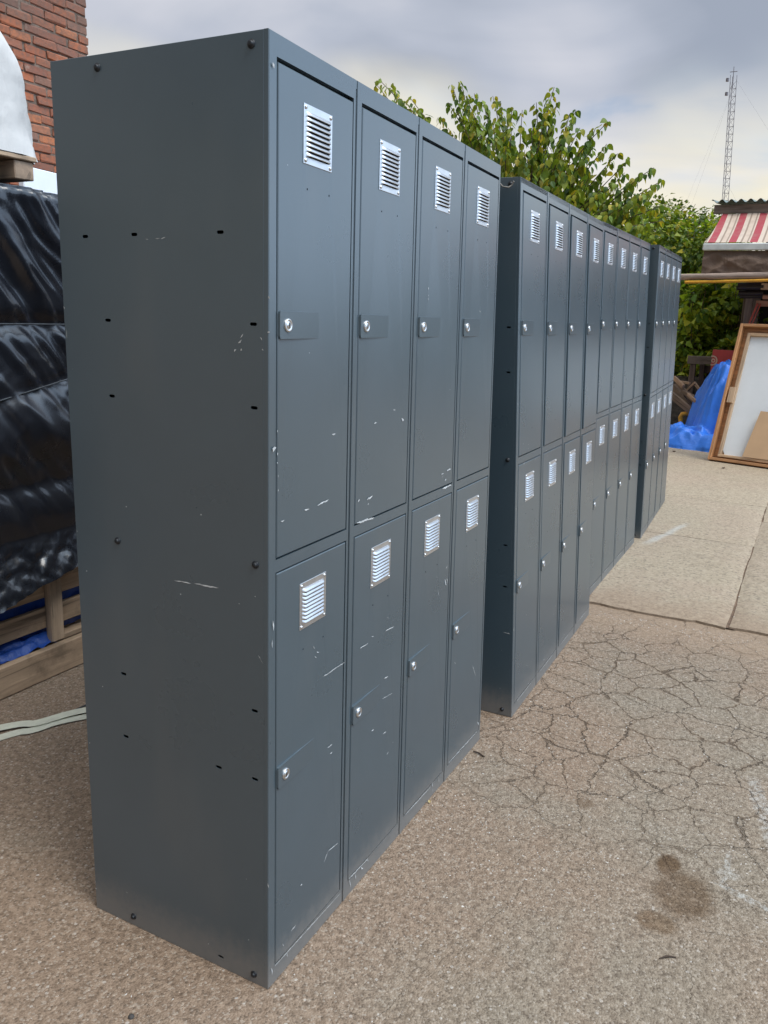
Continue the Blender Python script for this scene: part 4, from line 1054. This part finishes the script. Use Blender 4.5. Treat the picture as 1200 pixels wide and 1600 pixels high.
# long log pole and yellow pipe carried under the canvas
LX = 8.88
a = at(1062, 433, x=LX+.0); b = at(1200, 430, x=LX)
mb = MB(); pts = [Vector((LX+.02*nz(i*.5), a.y+(b.y-.9-a.y)*i/14, a.z+(b.z-a.z)*i/14*1.0*(a.y-(a.y+(b.y-.9-a.y)))/(a.y-b.y)*1.0*0+ (b.z-a.z)*(i/14)*( (a.y-b.y+.9)/(a.y-b.y)) +.003*nz(i*.9, 5))) for i in range(15)]
mb.tube(pts, [.034+.004*nz(i*.7, 3) for i in range(15)], 10)
mb.build('log_pole', LOGM, label='long peeled log pole running level under the brown canvas', cat='pole')
a = at(1070, 441, x=LX-.02); b = at(1200, 438, x=LX-.02); mb = MB(); d_ = (b-a)
mb.tube([a, a+d_*1.7], .017, 8); mb.build('yellow_pipe', YEL, label='yellow pipe slung directly under the log pole', cat='pipe')
mb = MB(); mb.tube([(LX, pts[0].y-.05, .6), (LX+.01, pts[0].y-.055, pts[0].z-.036)], [.03, .026], 8)

# ------------------------------------------------------------------ radio mast
MAST = mat_simple('mast_steel', (.17, .16, .18), .6, .3, .1, 3)
mx = 80; b = at(1131.5, 330, x=mx); t = at(1146, 118, x=mx)
mast = empty('radio_mast', (mx, (b.y+t.y)/2, 0), label='tall thin lattice radio mast far behind the kiosk', cat='mast')
ctr = Vector((mx, (b.y+t.y)/2, 0)); topz = t.z
lean = (t.y-b.y)/(t.z-b.z)
def mc(z): return Vector((0, (z-(b.z+t.z)/2)*lean, z))
S = .30
cor = [Vector((S*cos(a), S*sin(a), 0)) for a in (.3, .3+2*pi/3, .3+4*pi/3)]
for c_ in cor:
    mb = MB(); mb.tube([mc(0)+c_, mc(topz)+c_], .023, 5); mb.build('mast_leg', MAST, mast)
mb = MB(); z = .3; k = 0
while z < topz-1:
    for i in range(3):
        mb.tube([mc(z)+cor[i], mc(z)+cor[(i+1) % 3]], .014, 4); mb.tube([mc(z)+cor[i], mc(z+.6)+cor[(i+1) % 3]], .012, 4)
    z += .6
mb.build('lattice', MAST, mast, kind='stuff')
mb = MB(); tp = at(1148, 104, x=mx); mb.tube([mc(topz-1)+Vector((0, 0, 0)), mc(tp.z)], .03, 5); mb.tube([mc(topz+.3)+Vector((0, -.3, 0)), mc(topz+.3)+Vector((0, .3, 0))], .03, 5)
mb.build('antenna', MAST, mast)
for zz in (topz-.4, topz-1.5):
    mb = MB(); mb.tube([mc(zz)+Vector((-.3, .42, -.1)), mc(zz)+Vector((-.3, .42, .15))], .13, 8); mb.build('dish', MAST, mast)
mb = MB()
for (dx, dy, f) in ((0, -16, 1.0), (0, -9, .62), (14, 8, .95), (-14, 4, .95), (3, -5, .4)):
    mb.tube([mc(topz*f), Vector((dx, dy, 0))], .004, 4)
mb.build('guy_wires', MAST, mast, kind='stuff')

# ------------------------------------------------------------------ vegetation
def mat_leaf():
    mt = bpy.data.materials.new('leaf'); g = G(nt(mt))
    att = g.n('ShaderNodeAttribute', attribute_name='tint').outputs['Color']
    d = g.n('ShaderNodeBsdfPrincipled', {'Base Color': g.mix(1.0, att, (1.15, 1.15, 1.1), 'MULTIPLY'), 'Roughness': .5, 'Specular IOR Level': .35})
    tr_ = g.n('ShaderNodeBsdfTranslucent', {'Color': g.mix(1.0, att, (1.5, 1.35, .6), 'MULTIPLY')})
    ms = g.n('ShaderNodeMixShader', {0: .42, 1: d.outputs[0], 2: tr_.outputs[0]})
    g.n('ShaderNodeOutputMaterial', {0: ms.outputs[0]}); return mt
LEAF = mat_leaf()
def leaf_shape(L, wd, droop):
    """heart-shaped leaf along +x, folded on its midrib"""
    o = [(0, 0), (.10, .30), (.35, .46), (.62, .36), (.84, .15), (1, 0)]
    vs = []; 
    for t, w_ in o: vs.append((t*L, 0, -droop*t*t*L))
    up_ = [(t*L, w_*wd*L, .10*L*w_-droop*t*t*L) for t, w_ in o[1:-1]]; dn = [(t*L, -w_*wd*L, .10*L*w_-droop*t*t*L) for t, w_ in o[1:-1]]
    V = vs+up_+dn
    f = [(0, 1, 6), (1, 2, 7, 6), (2, 3, 8, 7), (3, 4, 9, 8), (4, 5, 9), (0, 10, 1), (1, 10, 11, 2), (2, 11, 12, 3), (3, 12, 13, 4), (4, 13, 5)]
    return V, f
TINTS = [(.13, .195, .022), (.08, .14, .02), (.17, .225, .024), (.22, .255, .028), (.055, .105, .018), (.14, .20, .02), (.26, .26, .03), (.36, .31, .035)]
SH = [leaf_shape(1, .86, .35), leaf_shape(1, .76, .15), leaf_shape(1, .7, .6)]
def tint(dark=1.0, yellow=.12):
    c = random.choice(TINTS[:6]) if random.random() > yellow else random.choice(TINTS[6:])
    k = random.uniform(.8, 1.2)*dark
    return tuple(v*k for v in c)
def leaf_matrix(p, d, L, roll):
    d = Vector(d).normalized(); a = Vector((0, 0, 1)); s_ = a.cross(d)
    if s_.length < 1e-3: s_ = Vector((0, 1, 0))
    s_.normalize(); u = d.cross(s_)
    M = Matrix((d, s_, u)).transposed().to_4x4() @ Matrix.Rotation(roll, 4, 'X') @ Matrix.Scale(L, 4)
    M.translation = p; return M
def put_leaf(mb, M, sh, col, small=False):
    V, f = sh
    if small:
        V = [V[0], V[7], V[5], V[11], V[2]]; f = [(0, 4, 1), (4, 2, 1), (0, 3, 4), (3, 2, 4)]
    mb.add([M @ Vector(v) for v in V], f, 0, False, col)
# shared meshes for single leaves
LM = []
for ti in TINTS:
    for sh in SH[:2]:
        k = MB(); k.add(sh[0], sh[1], 0, False, ti); LM.append(k.mesh('leaf', LEAF, None, True))
cand = []                                               # (size, depth-key, matrix, parent)
def shoot(tree_mb, wood_mb, a, b, n, L, thick, bend=.12, dense=1, singles=None, yellow=.12):
    a, b = Vector(a), Vector(b); d = b-a; ln = d.length
    mid = a.lerp(b, .5)+Vector((random.uniform(-1, 1), random.uniform(-1, 1), random.uniform(0, 1)))*bend*ln
    P = lambda t: a*(1-t)**2+mid*2*t*(1-t)+b*t*t
    wood_mb.tube([P(i/5) for i in range(6)], [thick*(1-i/6.5) for i in range(6)], 5, caps=False)
    for i in range(n):
        t = (i+random.random()*.6)/n; t = min(1, t**.75*1.02); p = P(min(1, t)); dr = (P(min(1, t+.05))-P(max(0, t-.05))).normalized()
        side = dr.cross(Vector((random.uniform(-1, 1), random.uniform(-1, 1), random.uniform(-1, 1)))).normalized()
        dd = (dr*.35+side*.8+Vector((0, 0, -.8-.6*random.random()))).normalized()
        l = L*random.uniform(.65, 1.2)*(1 if t < .85 else .75)
        M = leaf_matrix(p+side*.02, dd, l, random.uniform(-.9, .9))
        if singles is not None: singles.append((M, l, p))
        else: put_leaf(tree_mb, M, random.choice(SH), tint(1, yellow))
def grow_tree(root, shoots, crown_c, limbs_from, L, singles_max=300, trunkr=.09):
    wmb = MB(); fmb = MB(); singles = []
    base = Vector(root.location); c = Vector(crown_c)
    wmb.tube([(0, 0, 0), (c-base)*.45+Vector((.03, .05, 0)), (c-base)], [trunkr, trunkr*.75, trunkr*.5], 9)
    for (tip, k) in shoots:
        tip = Vector(tip); st = c.lerp(tip, random.uniform(.15, .4))+Vector((0, 0, -.1))
        wmb.tube([c-base, c.lerp(st, .5)-base+Vector((0, 0, -.03)), st-base], [trunkr*.4, .022, .014], 5, caps=False)
        shoot(fmb, wmb, st-base, tip-base, k, L, .013, singles=singles)
    return wmb, fmb, singles, base
# main tree (broad-leaved, upright shoots) behind the lockers
def T(px, py, x): return at(px, py, x=x)
tx = 7.9
tree = empty('broadleaf_tree', (8.2, 2.6, 0), label='leafy yellow-green tree with upright shoots rising over the locker banks', cat='tree')
tips = [(592,124,7.6),(612,132,7.7),(640,152,7.6),(632,158,7.4),(585,128,7.9),(652,172,7.7),(688,182,7.6),(700,160,7.8),(706,132,7.7),(722,134,7.6),(741,146,7.8),(728,150,7.2),(716,128,7.7),(755,158,7.6),(770,150,7.9),(782,158,7.6),(800,168,7.5),(816,172,7.9),
        (838,160,7.6),(866,136,7.6),(858,150,7.8),(872,160,7.7),(890,178,7.6),(900,172,7.8),(906,200,7.5),(930,202,7.7),(950,190,7.6),(948,225,7.6),(925,232,7.4),(912,250,7.7),
        (965,240,7.6),(985,248,7.7),(976,270,7.6),(962,285,7.5),(1005,272,7.6),(1022,262,7.7),(1034,282,7.6),(1020,300,7.5),(990,300,7.7),(1000,322,7.5),(970,318,7.4),(1032,322,7.6),
        (850,190,7.3),(830,200,7.3),(800,200,7.3),(770,190,7.3),(740,190,7.3),(715,175,7.4),(700,200,7.3),(880,215,7.3),(860,240,7.2),(890,255,7.2),(820,235,7.2),(790,230,7.2),(760,215,7.2),(920,280,7.2),(940,300,7.2),(900,300,7.1),(860,280,7.1),(830,270,7.1),(950,335,7.1),(980,345,7.1),(1010,350,7.2),(1035,345,7.4)]
shoots = [(T(*q), random.randint(48, 62)) for q in tips]
cc = Vector((8.1, 2.35, 1.9))
for k in range(118):                                    # fuller middle and back of the crown
    a = random.uniform(0, 2*pi); rr_ = random.uniform(.3, 1.0)
    px_ = random.choice([random.uniform(720, 960), random.uniform(690, 1010)])
    top = 178 if px_ < 880 else 178+(px_-880)*1.35
    py_ = random.uniform(top+20, 420)
    shoots.append((T(px_, py_, random.uniform(7.3, 9.4)), random.randint(46, 60)))
wmb, fmb, singles, base = grow_tree(tree, shoots, cc, None, .094)
# nearest / outermost leaves become single objects, the rest one mass
rank = []
for (M, l, p) in singles:
    w_ = p+base; rank.append(((w_-CAM).length-.9*w_.z, M, l))
rank.sort(key=lambda r_: r_[0])
for k, (key, M, l) in enumerate(rank):
    if k < 300:
        i = random.choice(range(12)) if random.random() < .8 else random.choice(range(12, 16))
        o = bpy.data.objects.new('leaf', LM[i]); COL.objects.link(o); o.parent = tree; o.matrix_local = M
    else: put_leaf(fmb, M, random.choice(SH), tint(1, .14))
wmb.build('trunk', BARK, tree)
fmb.build('foliage', LEAF, tree, use_col=True, kind='stuff')

def bush(name, loc, blobs, n, L, label, cat, dark=1.0, yellow=.05, stems=14, small=True, group=None):
    root = empty(name, loc, label=label, cat=cat, group=group)
    f = MB(); w_ = MB(); base = Vector(loc)
    tot = sum(b_[3] for b_ in blobs)
    for (bx, by, bz, wt_, rx, ry, rz) in blobs:
        for i in range(int(n*wt_/tot)):
            d = Vector((random.gauss(0, 1), random.gauss(0, 1), random.gauss(0, 1))).normalized()
            r = random.random()**.35
            lump = 1+.22*fbm(d.x*2.2+bx, d.y*2.2+by, d.z*2.2, 3)
            p = Vector((bx+d.x*rx*r*lump, by+d.y*ry*r*lump, bz+d.z*rz*r*lump))
            if nz(p.x*3.1, p.y*3.1, p.z*3.1) < -.18: continue
            if p.z < .02: continue
            dd = (d+Vector((random.uniform(-.8, .8), random.uniform(-.8, .8), random.uniform(-.9, .2)))).normalized()
            tone = dark*(.75+.5*(nz(p.x*1.7+5, p.y*1.7, p.z*1.7)+.4))
            put_leaf(f, leaf_matrix(p-base, dd, L*random.uniform(.6, 1.25), random.uniform(-1, 1)), random.choice(SH), tint(max(.5, tone), yellow), small)
        for k in range(stems):
            d = Vector((random.uniform(-1, 1)*rx, random.uniform(-1, 1)*ry, random.uniform(.1, .9)*rz))
            q0 = Vector((bx+random.uniform(-.2, .2), by+random.uniform(-.2, .2), 0)); q1 = Vector((bx, by, bz))+d
            w_.tube([q0-base, q0.lerp(q1, .5)+Vector((0, 0, .15))-base, q1-base], [.018, .012, .004], 5, caps=False)
    w_.build('stems', BARK, root); f.build('foliage', LEAF, root, use_col=True, kind='stuff')
    return root
# bright broad-leaved shrub in the gap left of the kiosk
def Bp(px, py, x, wt_, rx, ry, rz): p = at(px, py, x=x); return (p.x, p.y, p.z, wt_, rx, ry, rz)
bush('shrub', (11.4, .9, 0), [Bp(1085, 480, 11.3, 1.3, .5, .45, .45), Bp(1130, 480, 11.5, 1.1, .5, .40, .40), Bp(1150, 520, 11.4, .8, .45, .35, .5), Bp(1075, 545, 11.2, 1.0, .5, .40, .45), Bp(1110, 540, 11.6, 1.0, .5, .4, .5)], 5200, .12,
     'broad-leaved green shrub filling the gap left of the kiosk posts', 'shrub', 1.55, .05)
bush('shrub', (10.9, .9, 0), [Bp(1065, 590, 10.9, 1, .45, .35, .35), Bp(1100, 568, 10.9, .7, .3, .30, .16), Bp(1145, 550, 10.8, .6, .3, .3, .16)], 2000, .10,
     'low fresh green shrub behind the trestle and scrap planks', 'shrub', 1.6, .06, 8)
bush('shrub', (12.6, 1.5, 0), [Bp(1060, 395, 12.8, 1, .8, .8, .6), Bp(1095, 400, 12.6, 1, .6, .6, .5), Bp(1010, 380, 12.8, 1, .8, .8, .6)], 6500, .10,
     'bright green shrub between the end of the lockers and the awning', 'shrub', 1.25, .06)
bush('hedge_tree', (15, 2.2, 0), [Bp(1075, 385, 15, 1.3, 1.0, 1.0, .75), Bp(1030, 375, 15, 1.2, 1.0, 1.0, .7), Bp(980, 370, 15.4, 1.2, 1.2, 1.2, .8), Bp(1108, 400, 14.6, 1, .8, .6, .7), Bp(1120, 440, 14.5, 1, .8, .9, .9), Bp(1140, 520, 14, 1, .8, 1.0, 1.2), Bp(1070, 500, 14, 1, .8, 1.0, 1.2)], 16000, .085,
     'dense dark tree mass rising farthest back beside the mast', 'tree', .62, .02, 5)
bush('background_hedge', (18, 6, 0), [(18, 6, 1.2, 1, 2, 3.2, 1.5), (19, 0, 1.2, 1, 2, 3.5, 1.4), (19, -6, 1.2, 1, 2, 3.4, 1.4), (17, 11, 1.2, 1, 2, 3.2, 1.4)], 14000, .27,
     'long dark hedge closing the yard behind everything else', 'hedge', .6, .02, 2)
bpy.context.view_layer.update()
